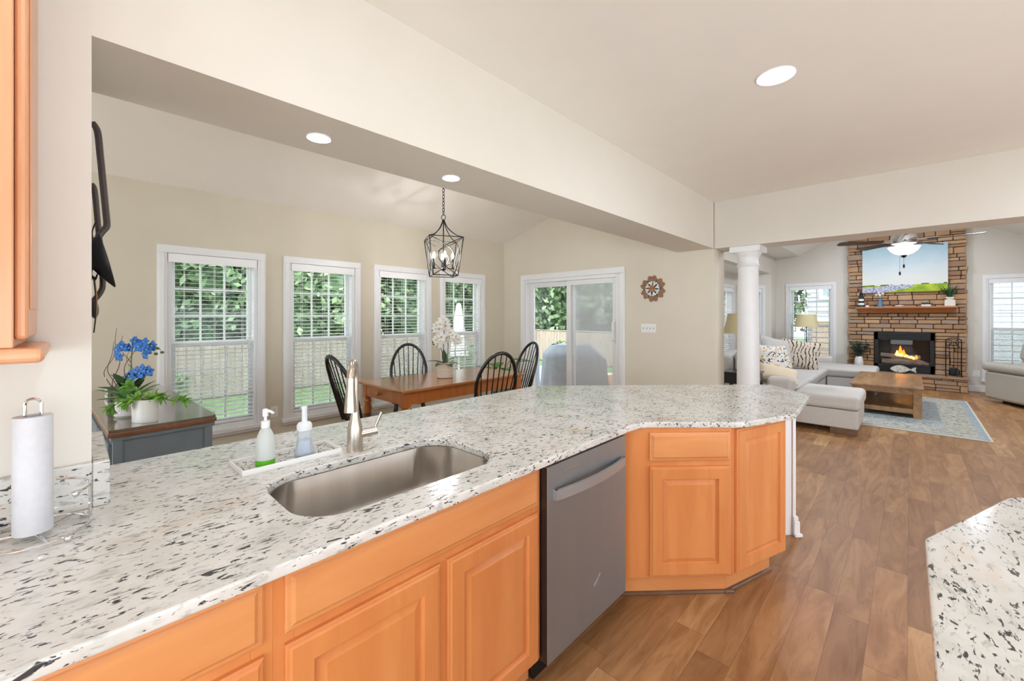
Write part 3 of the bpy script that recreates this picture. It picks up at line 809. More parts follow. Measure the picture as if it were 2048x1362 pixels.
# dishwasher
t = thing('dishwasher', 'slate grey stainless dishwasher with curved bar handle', 'dishwasher', (-1.015, 1.268, 0), R_(90))
w = .612
MB().box(0, w, .045, .58, .1, .866).build('tub_body', M['black'], t)
MB().box(.0, w, .075, .09, .002, .1).build('kick_plate', M['black'], t)
d = MB().box(0, w, .0, .044, .097, .866).build('door', M['slate'], t, .003)
MB().box(-.0012, .0, .003, .044, .1, .863).build('door_edge', M['slate_edge'], d)['label'] = 'dark brown side edge'
hp = [(.035 + (w - .07) * i / 16, -.018 - .026 * math.sin(PI * i / 16) ** .8, .752) for i in range(17)]
m = MB()
for (a, b) in zip(hp, hp[1:]):
    m.add([(a[0], a[1], .732), (b[0], b[1], .732), (b[0], b[1], .772), (a[0], a[1], .772), (a[0], a[1] + .012, .732), (b[0], b[1] + .012, .732), (b[0], b[1] + .012, .772), (a[0], a[1] + .012, .772)],
          [(0, 1, 2, 3), (7, 6, 5, 4), (0, 4, 5, 1), (3, 2, 6, 7), (0, 3, 7, 4), (1, 5, 6, 2)])
m.box(.033, .045, -.018, .0, .732, .772).box(w - .045, w - .033, -.018, .0, .732, .772)
m.build('handle', M['handle_steel'], d)
m = MB()
z = .822
for a, b in (((.10, z), (.225, z)), ((.10, z + .009), (.225, z + .009)), ((.10, z), (.10, z + .009)), ((.225, z), (.225, z + .009))):
    m.box(min(a[0], b[0]) - .0012, max(a[0], b[0]) + .0012, -.0012, 0, min(a[1], b[1]) - .0008, max(a[1], b[1]) + .0008)
m.build('badge_outline', M['chrome'], d)
# small swirl emblem low on the door: a slanted loop crossing three short script strokes
m = MB(); cx, cz = .355, .262
sw = [(-.03, -.006), (-.02, .002), (-.004, .010), (.014, .020), (.022, .026), (.021, .031), (.012, .024), (.004, .010), (-.002, -.008), (-.006, -.018)]
m.tube(smooth_pts([(cx + a, -.001, cz + b) for a, b in sw], 4), .0009, 6)
for k in range(4):
    m.tube([(cx - .028 + k * .008, -.001, cz - .006 + k * .005), (cx - .0245 + k * .008, -.001, cz + .004 + k * .005)], .0007, 5)
m.build('emblem', M['handle_steel'], d)

# corner cabinet (turned 45 degrees) and end cabinet
P1, P2, P3 = (-1.041, 1.954), (-.663, 2.342), (-.520, 2.787)
def along(a, b): return math.hypot(b[0] - a[0], b[1] - a[1]), math.atan2(b[1] - a[1], b[0] - a[0])
w, rz = along(P1, P2)
t = thing('base_cabinet', 'maple corner cabinet with one drawer above one door, right of the dishwasher', 'cabinet', (P1[0], P1[1], 0), rz, 'maple base cabinets')
MB().prism([(-.035, 0), (w, 0), (w - .083, .35), (-.035, .35)], .114, .883).build('body', M['maple_v'], t, .002, 1)
MB().prism([(0, .045), (w - .0112, .045), (w - .077, .32), (0, .32)], 0, .114).build('toe_kick', M['maple_h'], t)
front(t, 'drawer', .108, .716, .418, .143, 'draw', M['maple_h'])
front(t, 'door', .108, .126, .418, .560, 'door', M['maple_v'])
MB().tube([(-.02, .045, .008), (w + .03, .045, .008)], .012, 8).build('shoe_moulding', M['foot'], t)
w2, rz2 = along(P2, P3)
t = thing('base_cabinet', 'maple end cabinet with a single tall door at the peninsula tip', 'cabinet', (P2[0], P2[1], 0), rz2, 'maple base cabinets')
MB().prism([(.0008, 0), (w2 + .022, 0), (w2 + .022, .30), (.0718, .30)], .114, .883).build('body', M['maple_v'], t, .002, 1)
MB().prism([(.0114, .045), (w2 - .06, .045), (w2 - .06, .26), (.0624, .26)], 0, .114).build('toe_kick', M['maple_h'], t)
front(t, 'door', .02, .128, w2 - .022, .742, 'door', M['maple_v'])
MB().tube([(.0, .045, .008), (w2 - .055, .045, .008)], .012, 8).build('shoe_moulding', M['foot'], t)

# knee wall behind the cabinets with its white end pilaster
kd = Vector((-.70711, -.70711, 0)); kn = Vector((.70711, -.70711, 0))
P0 = Vector((-.79, 3.786, 0))
a = P0 + kn * .49 + kd * .214; b = P0 + kn * .38 + kd * .214
c2 = P0 + kn * .38 + kd * 2.1; d2 = P0 + kn * .49 + kd * 2.1
mb = MB().prism([(p.x, p.y) for p in (a, b, c2, d2)], 0, .883)
mb.box(-1.95, -1.72, .042, 2.2, 0, .883)
struct('wall_peninsula', mb, M['wall'], 'low cream wall carrying the granite overhang on the dining side', 'wall')
pil = thing('trim_3', 'white fluted end panel of the peninsula below the granite tip', 'pilaster', (0, 0, 0), 0, None, 'structure')
e = (a + b) / 2 - kd * .02
m = MB(); m.at(tuple(e), (0, 0, R_(45)))
m.box(.0, .022, -.085, .085, .0, .883).box(-.26, -.0005, -.077, -.0555, .0, .883)
for k in (-.045, -.015, .015, .045): m.box(.022, .028, k - .009, k + .009, .2, .86)
m.build('panel', M['trim'], pil, .003)
m = MB(); m.at(tuple(e), (0, 0, R_(45)))
m.box(.0, .040, -.10, .10, .0, .10).box(.0, .034, -.095, .095, .10, .13).box(.0, .052, -.11, .11, 0, .022)
m.build('base_moulding', M['trim'], pil, .005)

# upper cabinet
t = thing('wall_cabinet', 'maple wall cabinet at the upper left edge above the paper towels', 'cabinet', (-1.69, -.065, 0))
MB().box(0, .33, -1.1, -.02, 1.386, 2.5).build('body', M['maple_pale'], t, .003)
MB().loops(.48, 1.05, DOOR).build('door', M['maple_pale'], t, loc=(.332, -.63, 1.405), rot=(0, 0, R_(90)))
MB().box(.0, .318, -.02, .0, 1.402, 2.5).build('end_panel', M['maple_pale'], t, .010, 3)
MB().box(.03, .288, .0, .003, 1.47, 2.5).build('end_panel_field', M['maple_pale'], t, .002)
MB().box(.0, .358, -1.1, .024, 1.355, 1.386).build('light_rail', M['maple_pale'], t, .011, 3)

# ------------------------------------------------------------------ recessed lights
def can(label, loc, r, lens='lens', tilt=0):
    t = thing('recessed_light', label, 'ceiling light', loc, 0, 'recessed ceiling lights')
    MB().lathe([(r * .80, -.001), (r, -.006), (r * 1.02, -.003), (r * 1.02, 0), (r * .80, 0)], n=36, cap=False).build('trim_ring', M['trim'], t)
    MB().lathe([(0, -.0012), (r * .81, -.0012)], n=36, cap=False).build('lens', M[lens], t)
    t.rotation_euler = (0, tilt, 0)
    return t
can('large round recessed light in the kitchen ceiling', (-.545, 2.722, ZC), .094)
can('round recessed light under the beam, left one of two', (-1.92, .762, ZB), .05)
can('round recessed light under the beam above the lantern chain', (-1.925, 1.512, ZB), .05)
for i, (x, y) in enumerate([(-3.7, -1.0), (-3.7, -2.3)]):  # unseen lights added to brighten the dining side
    can('added unseen dining light left of the view, number %d from the sideboard' % (i + 1), (x, y, zv(x) - .004), .09, 'fill_lens_dining', -math.atan(.297))
for i, (x, y, tl, lb) in enumerate([(-1.0, 7.6, 1, 'near left'), (.8, 7.6, -1, 'near right'), (-1.0, 10.0, 1, 'far left'), (.8, 10.0, -1, 'far right')]):  # four hidden lights added to lift the family room's brightness
    zc = 2.872 + (x + 1.9) * .4878 if tl > 0 else 3.75 - (x + .1) * .5169
    can('added unseen light in the family room vault, %s one above the header line' % lb, (x, y, zc - .004), .09, 'fill_lens_family', -math.atan(.4878) if tl > 0 else math.atan(.5169))
for i, (x, y) in enumerate([(-.545, .3), (1.4, 2.7), (1.4, .3), (1.4, 4.6), (-.5, -1.8), (1.4, -1.8), (-.2, 4.55)][:6]):  # out-of-view kitchen lights added as fill
    can('added kitchen ceiling light out of view', (x, y, ZC), .094)
# ================================================================== DINING ROOM
# wall plates
def plate(label, loc, rz, w, h, kind, name='outlet_plate', cat='outlet'):
    t = thing(name, label, cat, loc, rz)
    MB().box(-w / 2, w / 2, -.006, 0, -h / 2, h / 2).build('cover_plate', M['white_plastic'], t, .002)
    if kind == 'switch':
        for k in range(4):
            x = (k - 1.5) * .046
            p = MB().box(x - .005, x + .005, -.0075, -.006, -.013, .013).build('slot', M['switch_slot'], t)
            MB().box(x - .0035, x + .0035, -.016, -.0075, 0, .010).build('toggle', M['white_plastic'], p)
    else:
        for z in (-.026, .026):
            p = MB().box(-.017, .017, -.0085, -.006, z - .016, z + .016).build('socket', M['white_plastic'], t)
            MB().box(-.008, -.0055, -.0092, -.0085, z - .004, z + .008).box(.0055, .008, -.0092, -.0085, z - .004, z + .006).ell((0, -.0085, z - .009), (.0025, .001, .0025), 8, 6).build('slots', M['black'], p)
    return t
plate('white four gang light switch plate right of the sliding door', (-2.507, YH, 1.29), 0, .205, .115, 'switch', 'switch_plate', 'light switch')
plate('white outlet between the two left dining windows', (XD, 1.572, .372), R_(90), .075, .118, 'outlet')
plate('white outlet right of the stone hearth', (.925, YF, .345), 0, .10, .12, 'outlet')

# metal wall flower
t = thing('wall_flower', 'brown metal flower with white inner petals on the cream wall', 'wall decor', (-2.447, YH, 1.81), 0)
def petal(mb, r0, r1, wd, ang, y, n=14):
    """heart shaped petal"""
    pts = []
    for i in range(n + 1):
        u = i / n; a = -1 + 2 * u
        rr = r1 - (r1 - r0) * .13 * math.exp(-(a / .18) ** 2) - (r1 - r0) * .55 * max(0, abs(a) - .45) ** 1.4 * 2
        ww = wd * math.sin(a * 1.45)
        pts.append((ww, rr))
    pts = [(-.3 * wd, r0)] + pts + [(.3 * wd, r0)]
    c, s_ = math.cos(ang), math.sin(ang)
    P = [(x * c - r * s_, x * s_ + r * c) for x, r in pts]
    k = len(P)
    mb.add([(x, y, z) for x, z in P] + [(x, y - .004, z) for x, z in P], [tuple(range(k)), tuple(range(k, 2 * k))[::-1]] + [(i, (i + 1) % k, k + (i + 1) % k, k + i) for i in range(k)])
for k in range(6):
    m = MB(); petal(m, .03, .172, .066, k * PI / 3 + .06, -.004); m.build('outer_petal', M['iron_brown'], t)
for k in range(8):
    m = MB(); petal(m, .02, .098, .036, k * PI / 4 + .3, -.016); m.build('inner_petal', M['distressed_white'], t)
m = MB()
for k in range(14):
    a = k * 2 * PI / 14; m.tube([(0, -.026, 0), (.03 * math.cos(a), -.034, .03 * math.sin(a)), (.052 * math.cos(a), -.03, .052 * math.sin(a))], .004, 6)
m.ell((0, -.028, 0), (.014, .01, .014), 10, 6)
m.build('centre', M['copper'], t)

# giant utensils and key rack on the jamb of the opening
JX, JY = -1.90, .040
t = thing('spoon_wall_decor', 'giant grey metal spoon hung on the jamb at the left of the opening', 'wall decor', (JX, JY, 0))
hp = smooth_pts([(0, .004, 2.075), (0, .016, 2.05), (0, .022, 1.98), (0, .030, 1.87), (0, .038, 1.76)], 5)
MB().tube(hp, [.009] * len(hp), 8).build('handle', M['slate_edge'], t)
MB().tube(smooth_pts([(0, .038, 1.76), (0, .037, 1.745), (0, .027, 1.728), (0, .018, 1.71)], 4), .009, 8).build('neck', M['slate_edge'], t)
def spoon(u, v):
    z = 1.715 - .165 * u; hw = .055 * math.sin(PI * min(1, u * .93 + .06)) ** .6
    a = (v - .5) * 2
    base = .020 + .038 * u
    dp = .050 * math.sin(PI * min(1, u * .95 + .04)) * (1 - a * a)
    return (a * hw, base - dp * .9, z)
MB().grid(spoon, 16, 12).build('spoon_bowl', M['black_metal'], t, solid=.003)
t = thing('ladle_wall_decor', 'giant dark metal ladle behind the spoon on the left jamb', 'wall decor', (JX - .10, JY, 0))
hp = smooth_pts([(0, .004, 1.90), (0, .012, 1.88), (0, .018, 1.80), (0, .026, 1.68), (0, .032, 1.57), (0, .026, 1.535), (0, .010, 1.505), (0, .003, 1.48)], 5)
MB().tube(hp, .008, 8).build('handle', M['slate_edge'], t)
MB().ell((0, .012, 1.475), (.03, .011, .03), 14, 8).build('ladle_cup', M['slate_edge'], t)
t = thing('key_rack', 'small wire rack with hanging straps low on the left jamb', 'key rack', (JX - .05, JY, 0))
m = MB().box(-.07, .07, .0, .004, 1.57, 1.60)
for k in range(4): m.tube([(-.05 + k * .033, .002, 1.585), (-.05 + k * .033, .014, 1.575), (-.05 + k * .033, .016, 1.59)], .002, 6)
for k in range(3): m.tube(smooth_pts([(-.04 + k * .04, .004, 1.60), (-.03 + k * .04, .012, 1.66), (-.045 + k * .04, .004, 1.72), (-.02 + k * .03, .012, 1.76)], 4), .0018, 5)
m.build('wire_frame', M['black_metal'], t)
st_ = MB()
st_.grid(lambda u, v: (-.005 + .02 * v, .010 + .006 * math.sin(PI * u), 1.575 - .16 * u), 10, 2).build('leather_strap', pm('tan_leather', (176, 130, 84), .6), t, solid=.003)
MB().grid(lambda u, v: (.025 + .022 * v, .008 + .005 * math.sin(PI * u), 1.575 - .175 * u), 10, 2).build('dark_strap', M['black'], t, solid=.003)

# sideboard
SBX, SBY, SBR = -3.045, .128, R_(2.5)
t = thing('sideboard', 'grey blue painted sideboard with a dark polished wood top', 'sideboard', (SBX, SBY, 0), SBR)
# local: x from 0 (right end) to -1.78, y from 0 to .49
L_, D_ = 1.76, .485
ovr = fillet([(.0, .0), (.0, D_ - .03), (-.03, D_), (-L_, D_), (-L_, 0)], [.0, .02, .02, 0, 0], 3)
MB().prism(ovr, .8285, .85).build('top', M['dark_top'], t, .002, 1)
MB().prism([(.004, -.002), (.004, D_ - .028), (-.028, D_ + .003), (-L_ - .002, D_ + .003), (-L_ - .002, -.002)], .8085, .8335).build('top_edge', M['brown_edge'], t, .005)['label'] = 'brown stained moulded edge'
MB().box(-L_ + .02, -.02, .02, D_ - .025, .10, .8085).box(-L_ + .015, -.008, .012, D_ - .012, .785, .8085).build('body', M['greypaint'], t, .003)
m = MB().box(-.02, -.008, .0195, .06, .1, .785).box(-.02, -.008, D_ - .065, D_ - .0245, .1, .785).box(-.0195, -.008, .06, D_ - .065, .1, .18)
m.build('end_stile', M['greypaint'], t, .002)
for i in range(3):
    for j in range(2):
        x0 = -L_ + .06 + i * .56; z0 = .44 + j * .17
        dr = MB().box(x0, x0 + .52, .004, .02, z0, z0 + .155).build('drawer', M['greypaint'], t, .003)
        for k in (.13, .39):
            MB().ell((x0 + k, -.008, z0 + .078), (.012, .013, .012), 10, 8).build('knob', M['black_metal'], dr)
    MB().box(-L_ + .06 + i * .56, -L_ + .58 + i * .56, .004, .02, .14, .42).build('cupboard_door', M['greypaint'], t, .003)
for x in (-.05, -L_ + .05):
    for y in (.05, D_ - .06): MB().box(x - .025, x + .025, y - .025, y + .025, 0, .10).build('foot', M['greypaint'], t, .003)
SBM = Matrix.LocRotScale(Vector((SBX, SBY, .85)), Euler((0, 0, SBR)), None)
def on_sb(x, y): v = SBM @ Vector((x, y, 0)); return (v.x, v.y, .8505)

# generic leaf / flower pieces
def leaf(mb, base, dirv, length, width, curl=.25, fold=.15, n=8, up=(0, 0, 1)):
    d = Vector(dirv).normalized(); u = Vector(up); s_ = d.cross(u)
    if s_.length < 1e-3: s_ = Vector((1, 0, 0))
    s_.normalize(); nn = s_.cross(d).normalized(); base = Vector(base)
    def fn(a, b):
        w_ = width * math.sin(PI * min(1, .08 + a * .92)) ** .8 * (1 if a < .98 else .2)
        v = (b - .5) * 2
        return tuple(base + d * length * a - nn * curl * length * a * a + s_ * v * w_ * .5 + nn * abs(v) * fold * w_ * .5)
    mb.grid(fn, n, 4)
    return mb
def flower_mb(r, petals=5, cup=.25):
    m = MB()
    for k in range(petals):
        a = k * 2 * PI / petals + .3; wd = (1.0 if k in (1, 4) else .72)
        leaf(m, (0, 0, 0), (math.cos(a), math.sin(a), cup), r, r * .95 * wd, .25, .1, 5)
    return m
def put_flowers(t, name, protoset, spots, centre_mat, r):
    mats = protoset
    proto = None
    for i, (p, nrm) in enumerate(spots):
        q = Vector(nrm).to_track_quat('Z', 'Y').to_euler()
        if proto is None:
            proto = flower_mb(r).build(name, mats, t, solid=.0012)
            cpart = MB().ell((0, 0, r * .18), (r * .16, r * .16, r * .2), 8, 6).build('flower_centre', centre_mat, proto)
            o = proto
        else:
            o = proto.copy(); COL.objects.link(o); o.parent = t
            c = cpart.copy(); COL.objects.link(c); c.parent = o
        o.location = p; o.rotation_euler = q
        o.scale = [random.uniform(.85, 1.12)] * 3

FW = Vector((-.689, .7247, 0)); RT = Vector((.7247, .689, 0)); UP = Vector((0, 0, 1))
def vp(r, f, z): return RT * r + FW * f + UP * z      # right / away / up, along the room's diagonal

# blue orchid behind, in a dark pot on a striped box
t0 = thing('striped_box', 'grey and white striped basket holding dark twigs at the back of the sideboard', 'basket', on_sb(-.80, .135), SBR)
def stripes():
    m, nt, N, L, b = newmat('striped_weave')
    p = sepxyz(nt, coords(nt)); f = math_(nt, 'FRACT', math_(nt, 'MULTIPLY', p[2], 26))
    g = noise(nt, coords(nt, (90, 90, 8)), 1)
    d = mixc(nt, ramp(nt, g, [(.4, BW(0)), (.6, BW(1))]), lin((96, 96, 92)), lin((176, 174, 166)))
    L.new(mixc(nt, math_(nt, 'GREATER_THAN', f, .5), d, lin((206, 202, 192))), b.inputs['Base Color']); b.inputs['Roughness'].default_value = .8
    return m
m = MB(); ringbox(m, .075, .075, 0, .125, .008, .01); m.build('basket', stripes(), t0, .006)
for k, (r, f, z, br, mid) in enumerate([(-.03, .0, .52, -.10, -.01), (-.06, .02, .40, -.12, -.13), (.00, .01, .47, -.05, .06), (-.05, .0, .43, -.06, -.09), (.03, .02, .36, .03, .09), (.10, .0, .47, .05, .02)]):
    pts = [vp(0, 0, .02), vp(br * .6, 0, .14), vp(mid, f, z * .55), vp(r - .01, f, z * .8), vp(r, f, z)]
    MB().tube(smooth_pts(pts, 5), [.0032 - .002 * i / 20 for i in range(21)], 5).build('twig', M['twig'], t0)
for br, z in ((-.09, .20), (.05, .30)):
    MB().tube(smooth_pts([vp(0, 0, .05), vp(br, 0, .14), vp(br - .02, .01, z)], 5), .003, 5).build('pale_twig', M['pale_twig'], t0)
t = thing('blue_orchid', 'blue artificial orchid with dark leaves in a brown pot on the sideboard', 'potted plant', on_sb(-.60, .155))
MB().lathe([(0, 0), (.045, 0), (.06, .085), (.063, .09), (.063, .10), (.055, .10), (.05, .085), (0, .085)], n=24).build('pot', pm('brown_pot', (96, 62, 50), .5), t)
MB().ell((0, 0, .085), (.05, .05, .012), 12, 6).build('soil', M['soil'], t)
m = MB()
for (r, f, z, ln, w_) in [(-.4, 0, .8, .18, .085), (-.7, -.3, .5, .17, .08), (.45, .1, 1.1, .19, .06), (.15, -.2, 1.3, .17, .055), (-.15, -.4, 1.0, .18, .07), (.7, -.2, .9, .17, .05), (-.6, .2, 1.0, .16, .08), (.1, .5, .9, .15, .06)]:
    leaf(m, (0, 0, .085), vp(r, f, z), ln, w_, .18, .25)
m.build('leaves', M['leaf_dark'], t, solid=.002)
st1 = smooth_pts([vp(0, 0, .08), vp(.005, 0, .22), vp(.01, 0, .33), vp(.03, -.01, .40), vp(.09, -.02, .43), vp(.17, -.02, .41), vp(.215, -.02, .385)], 5)
MB().tube(st1, .0032, 6).build('stem', M['stem'], t)
st2 = smooth_pts([vp(.0, 0, .08), vp(.03, -.02, .17), vp(.08, -.03, .235), vp(.15, -.03, .255)], 5)
MB().tube(st2, .0028, 6).build('stem', M['stem'], t)
sp_b = []
for r, z in [(-.045, .385), (-.03, .345), (-.005, .41), (.03, .40), (.065, .44), (.095, .405), (.12, .435), (.15, .39), (.135, .355), (.165, .41)]:
    sp_b.append((vp(r, -.03 + random.uniform(-.015, .015), z), vp(random.uniform(-.3, .3), -1, random.uniform(-.25, .35))))
for r, z in [(.035, .22), (.06, .205), (.08, .245), (.115, .265), (.15, .25), (.10, .235)]:
    sp_b.append((vp(r, -.04 + random.uniform(-.01, .01), z), vp(random.uniform(-.3, .3), -1, random.uniform(-.1, .4))))
put_flowers(t, 'flower', M['petal_blue'], sp_b, pm('pale_blue_centre', (150, 190, 224), .5), .036)
m = MB()
for r, z in ((.195, .395), (.185, .36), (.225, .37)): m.ell(vp(r, -.02, z), (.011, .011, .009), 8, 6)
m.build('buds', M['bud'], t)

# white embossed pot with saucer
t = thing('embossed_pot', 'round white embossed pot with saucer and variegated leaves, left behind the oval planter', 'potted plant', on_sb(-.375, .125))
MB().lathe([(0, 0), (.062, 0), (.070, .012), (.066, .016), (.0, .016)], n=28).build('saucer', M['white_ceramic'], t)
def emboss():
    m, nt, N, L, b = newmat('embossed_white'); b.inputs['Roughness'].default_value = .5
    f = noise(nt, coords(nt), 20); L.new(ramp(nt, f, [(.3, lin((226, 224, 218))), (.7, lin((238, 236, 232)))]), b.inputs['Base Color'])
    vo = N.new('ShaderNodeTexVoronoi'); vo.feature = 'DISTANCE_TO_EDGE'; vo.inputs['Scale'].default_value = 26; L.new(coords(nt, (1, 1, .6)), vo.inputs['Vector'])
    bump_(nt, b, ramp(nt, vo.outputs['Distance'], [(0, BW(0)), (.08, BW(1))]), .6, .006); return m
MB().lathe([(0, .016), (.045, .016), (.062, .045), (.064, .075), (.060, .095), (.055, .095), (.052, .08), (0, .08)], n=28).build('pot', emboss(), t)
m = MB()
for k in range(9):
    a = k * 2 * PI / 9 + .2; leaf(m, (0, 0, .08), (math.cos(a), math.sin(a), random.uniform(.6, 1.8)), random.uniform(.12, .19), .045, .3, .3)
m.build('leaves', M['leaf_mid'], t, solid=.002)

# oval planter with trailing succulents
t0_ = t
t = thing('oval_planter', 'white ribbed oval planter with bright green trailing succulents at the sideboard edge', 'potted plant', on_sb(-.125, .165), R_(35))
prof = []
for i in range(25):
    z = .128 * i / 24; prof.append((1 + (.012 if i % 2 else 0) + .06 * i / 24, z + .0))
pp = [(0, 0)] + [(.062 * r, z) for r, z in prof] + [(.059, .128), (.056, .112), (0, .112)]
MB().lathe(pp, n=40, sx=1.15, sy=.72).build('pot', M['white_ceramic'], t, sharp=50)
MB().ell((0, 0, .112), (.063, .038, .010), 16, 6).build('soil', M['soil'], t)
inv = Matrix.Rotation(-R_(35), 3, 'Z')
def rosette(m, p, d, r, n=11):
    d = Vector(d).normalized(); q = d.to_track_quat('Z', 'Y')
    for k in range(n):
        a = k * 2.4; el = .25 + .9 * k / n
        v = q @ Vector((math.cos(a) * math.cos(el), math.sin(a) * math.cos(el), math.sin(el)))
        leaf(m, p, v, r * (1 - .25 * k / n), r * .34, .12, .35, 4)
def trail(m, pts, n, lr):
    P = smooth_pts(pts, n)
    for i, p in enumerate(P[1:]):
        d = (P[min(i + 2, len(P) - 1)] - P[i]).normalized()
        for k in range(2):
            a = random.uniform(0, 2 * PI); q = d.to_track_quat('Z', 'Y')
            v = q @ Vector((math.cos(a), math.sin(a), .7)); leaf(m, p, v, lr * random.uniform(.8, 1.1), lr * .36, .1, .35, 4)
    rosette(m, P[-1], P[-1] - P[-3], lr * 1.25)
trails = [[vp(.02, 0, .118), vp(.08, -.01, .14), vp(.13, -.015, .13), vp(.18, -.02, .12), vp(.23, -.02, .125)],
          [vp(-.02, 0, .118), vp(-.07, -.02, .135), vp(-.11, -.03, .12), vp(-.155, -.04, .085)],
          [vp(.0, -.01, .115), vp(-.025, -.05, .14), vp(-.05, -.065, .12)],
          [vp(-.02, .01, .118), vp(-.05, .0, .18), vp(-.08, -.01, .20)],
          [vp(.02, .01, .118), vp(.06, .0, .15), vp(.09, -.01, .145)]]
for i, tr in enumerate(trails):
    s_ = MB().tube(smooth_pts([inv @ Vector(p) for p in tr], 4), .003, 5).build('stem', M['stem'], t)
    m = MB(); trail(m, [inv @ Vector(p) for p in tr], 2, .045); m.build('leaves', M['leaf_bright'], s_, solid=.0022)
m = MB(); rosette(m, inv @ vp(-.025, -.02, .125), inv @ vp(-.3, -.6, .8), .068, 13); rosette(m, inv @ vp(.03, 0, .125), inv @ vp(.2, -.3, 1), .06, 13); m.build('succulent_rosette', M['leaf_bright'], t, solid=.0022)

# dining table
TX0, TX1, TY0, TY1, TZ = -4.25, -3.375, 2.09, 3.79, .76
t = thing('dining_table', 'cherry stained rectangular farm table with an end drawer', 'table', ((TX0 + TX1) / 2, (TY0 + TY1) / 2, 0))
hx, hy = (TX1 - TX0) / 2, (TY1 - TY0) / 2
MB().prism(fillet([(-hx, -hy), (hx, -hy), (hx, hy), (-hx, hy)], .025, 4), TZ - .026, TZ).build('tabletop', M['cherry'], t, .006, 3)
ap = .045
m = MB().box(hx - ap - .02, hx - ap, -hy + .1, hy - .1, TZ - .15, TZ - .026).box(-hx + ap, -hx + ap + .02, -hy + .1, hy - .1, TZ - .15, TZ - .026).box(-hx + .1, hx - .1, hy - ap - .02, hy - ap, TZ - .15, TZ - .026)
m.box(-hx + .1, hx - .1, -hy + ap, -hy + ap + .02, TZ - .15, TZ - .132).box(-hx + .1, hx - .1, -hy + ap, -hy + ap + .02, TZ - .034, TZ - .026)
m.build('apron', M['cherry_v'], t, .002)
d = MB().box(-hx + .115, hx - .115, -hy + ap - .006, -hy + ap + .015, TZ - .13, TZ - .036).build('drawer', M['cherry_v'], t, .004)
for x in (-.0,):
    MB().lathe([(.0, 0), (.020, 0), (.014, .010), (.012, .018), (.020, .026), (.025, .036), (.022, .048), (.0, .054)], n=16).build('knob', M['oak_mantel'], d, loc=(-.03, -hy + ap - .006, TZ - .083), rot=(R_(90), 0, 0))
for sx in (-1, 1):
    for sy in (-1, 1):
        x, y = sx * (hx - .075), sy * (hy - .075)
        m = MB().box(x - .04, x + .04, y - .04, y + .04, TZ - .17, TZ - .026)
        m.lathe([(.0, 0), (.022, 0), (.026, .03), (.022, .05), (.030, .2), (.038, .48), (.030, .53), (.042, .55), (.030, .57), (.036, .595)], (x, y, 0), 16)
        m.build('leg', M['cherry_v'], t, .005)

# windsor chairs
def make_chair(label):
    t = thing('dining_chair', label, 'chair', (0, 0, 0), 0, 'black windsor dining chairs')
    BWd = M['black_wood']
    sh = [(.22 * math.copysign(abs(math.cos(a)) ** .8, math.cos(a)), .205 * math.copysign(abs(math.sin(a)) ** .75, math.sin(a))) for a in [2 * PI * i / 32 for i in range(32)]]
    MB().prism(sh, .425, .46).build('seat', BWd, t, .012, 3)
    for sx in (-1, 1):
        for sy in (-1, 1):
            top = (sx * .15, sy * .14, .43); bot = (sx * .205, sy * .20, 0)
            pts = [tuple(Vector(bot).lerp(Vector(top), k / 8)) for k in range(9)]
            MB().tube(pts, [.012, .014, .017, .020, .017, .021, .018, .017, .014], 12).build('leg', BWd, t)
    for sx in (-1, 1):
        MB().tube([(sx * .187, -.18, .17), (sx * .187, 0, .17), (sx * .187, .18, .17)], [.008, .013, .008], 8).build('stretcher', BWd, t)
    MB().tube([(-.187, 0, .17), (0, 0, .17), (.187, 0, .17)], [.008, .013, .008], 8).build('stretcher', BWd, t)
    # bow: back at +y, leaning away
    H = 1.085
    def bowp(a):     # a from 0..PI
        x = .232 * math.cos(a); hgt = .445 + (H - .445) * (math.sin(a) ** .62 if math.sin(a) > 0 else 0)
        if hgt < .8: x *= (.80 + .20 * (hgt - .445) / .355)
        y = .155 + .045 * (1 - (x / .24) ** 2) + (hgt - .445) * .30
        return Vector((x, y, hgt))
    pts = [bowp(PI * i / 40) for i in range(41)]
    MB().tube(pts, .0185, 10).build('bow', BWd, t)
    for k in range(7):
        xb = (k - 3) * .046; xt = (k - 3) * .062
        a = math.acos(max(-1, min(1, xt / .232))); tp = bowp(a)
        b = Vector((xb, .165 + .03 * (1 - (xb / .2) ** 2), .45))
        MB().tube([b, b.lerp(tp, .3), b.lerp(tp, .6), tp], [.0065, .0085, .0065, .0055], 8).build('spindle', BWd, t)
    return t
# local front is -Y
c1 = make_chair('black windsor chair at the near left end of the table, behind the faucet')
c1.location = (-3.82, 2.0, 0); c1.rotation_euler = (0, 0, R_(181))
dup(c1, 'black windsor chair on the window side of the table, left of the white orchid', (-4.36, 2.80, 0), R_(60))
dup(c1, 'black windsor chair on the kitchen side of the table, front right of the orchid', (-3.28, 3.05, 0), R_(250))
dup(c1, 'black windsor chair at the far end of the table by the sliding door', (-3.83, 3.98, 0), R_(-14))

# white orchid on the table
t = thing('white_orchid', 'white artificial orchid in a cream ribbed pot on the dining table', 'potted plant', (-3.787, 2.888, TZ + .0005))
pp = [(0, 0), (.082, 0)]
for i in range(1, 20): pp.append((.085 + (.004 if i % 2 else -.001) + .008 * i / 19, .17 * i / 20))
pp += [(.095, .172), (.089, .172), (.086, .15), (0, .15)]
MB().lathe(pp, n=32).build('pot', pm('cream_ribbed_ceramic', (232, 220, 204), .5, var=.03), t, sharp=50)
MB().ell((0, 0, .15), (.085, .085, .012), 14, 6).build('soil', M['soil'], t)
m = MB()
for (r, f, z, ln, w_) in [(-1, 0, .55, .20, .07), (-.35, -.8, .3, .18, .09), (.45, -.7, .25, .17, .09), (.8, .1, .95, .19, .035), (1, -.1, .4, .16, .05), (-.1, .3, 1.3, .18, .06)]:
    leaf(m, (0, 0, .15), vp(r, f, z), ln, w_, .38, .2)
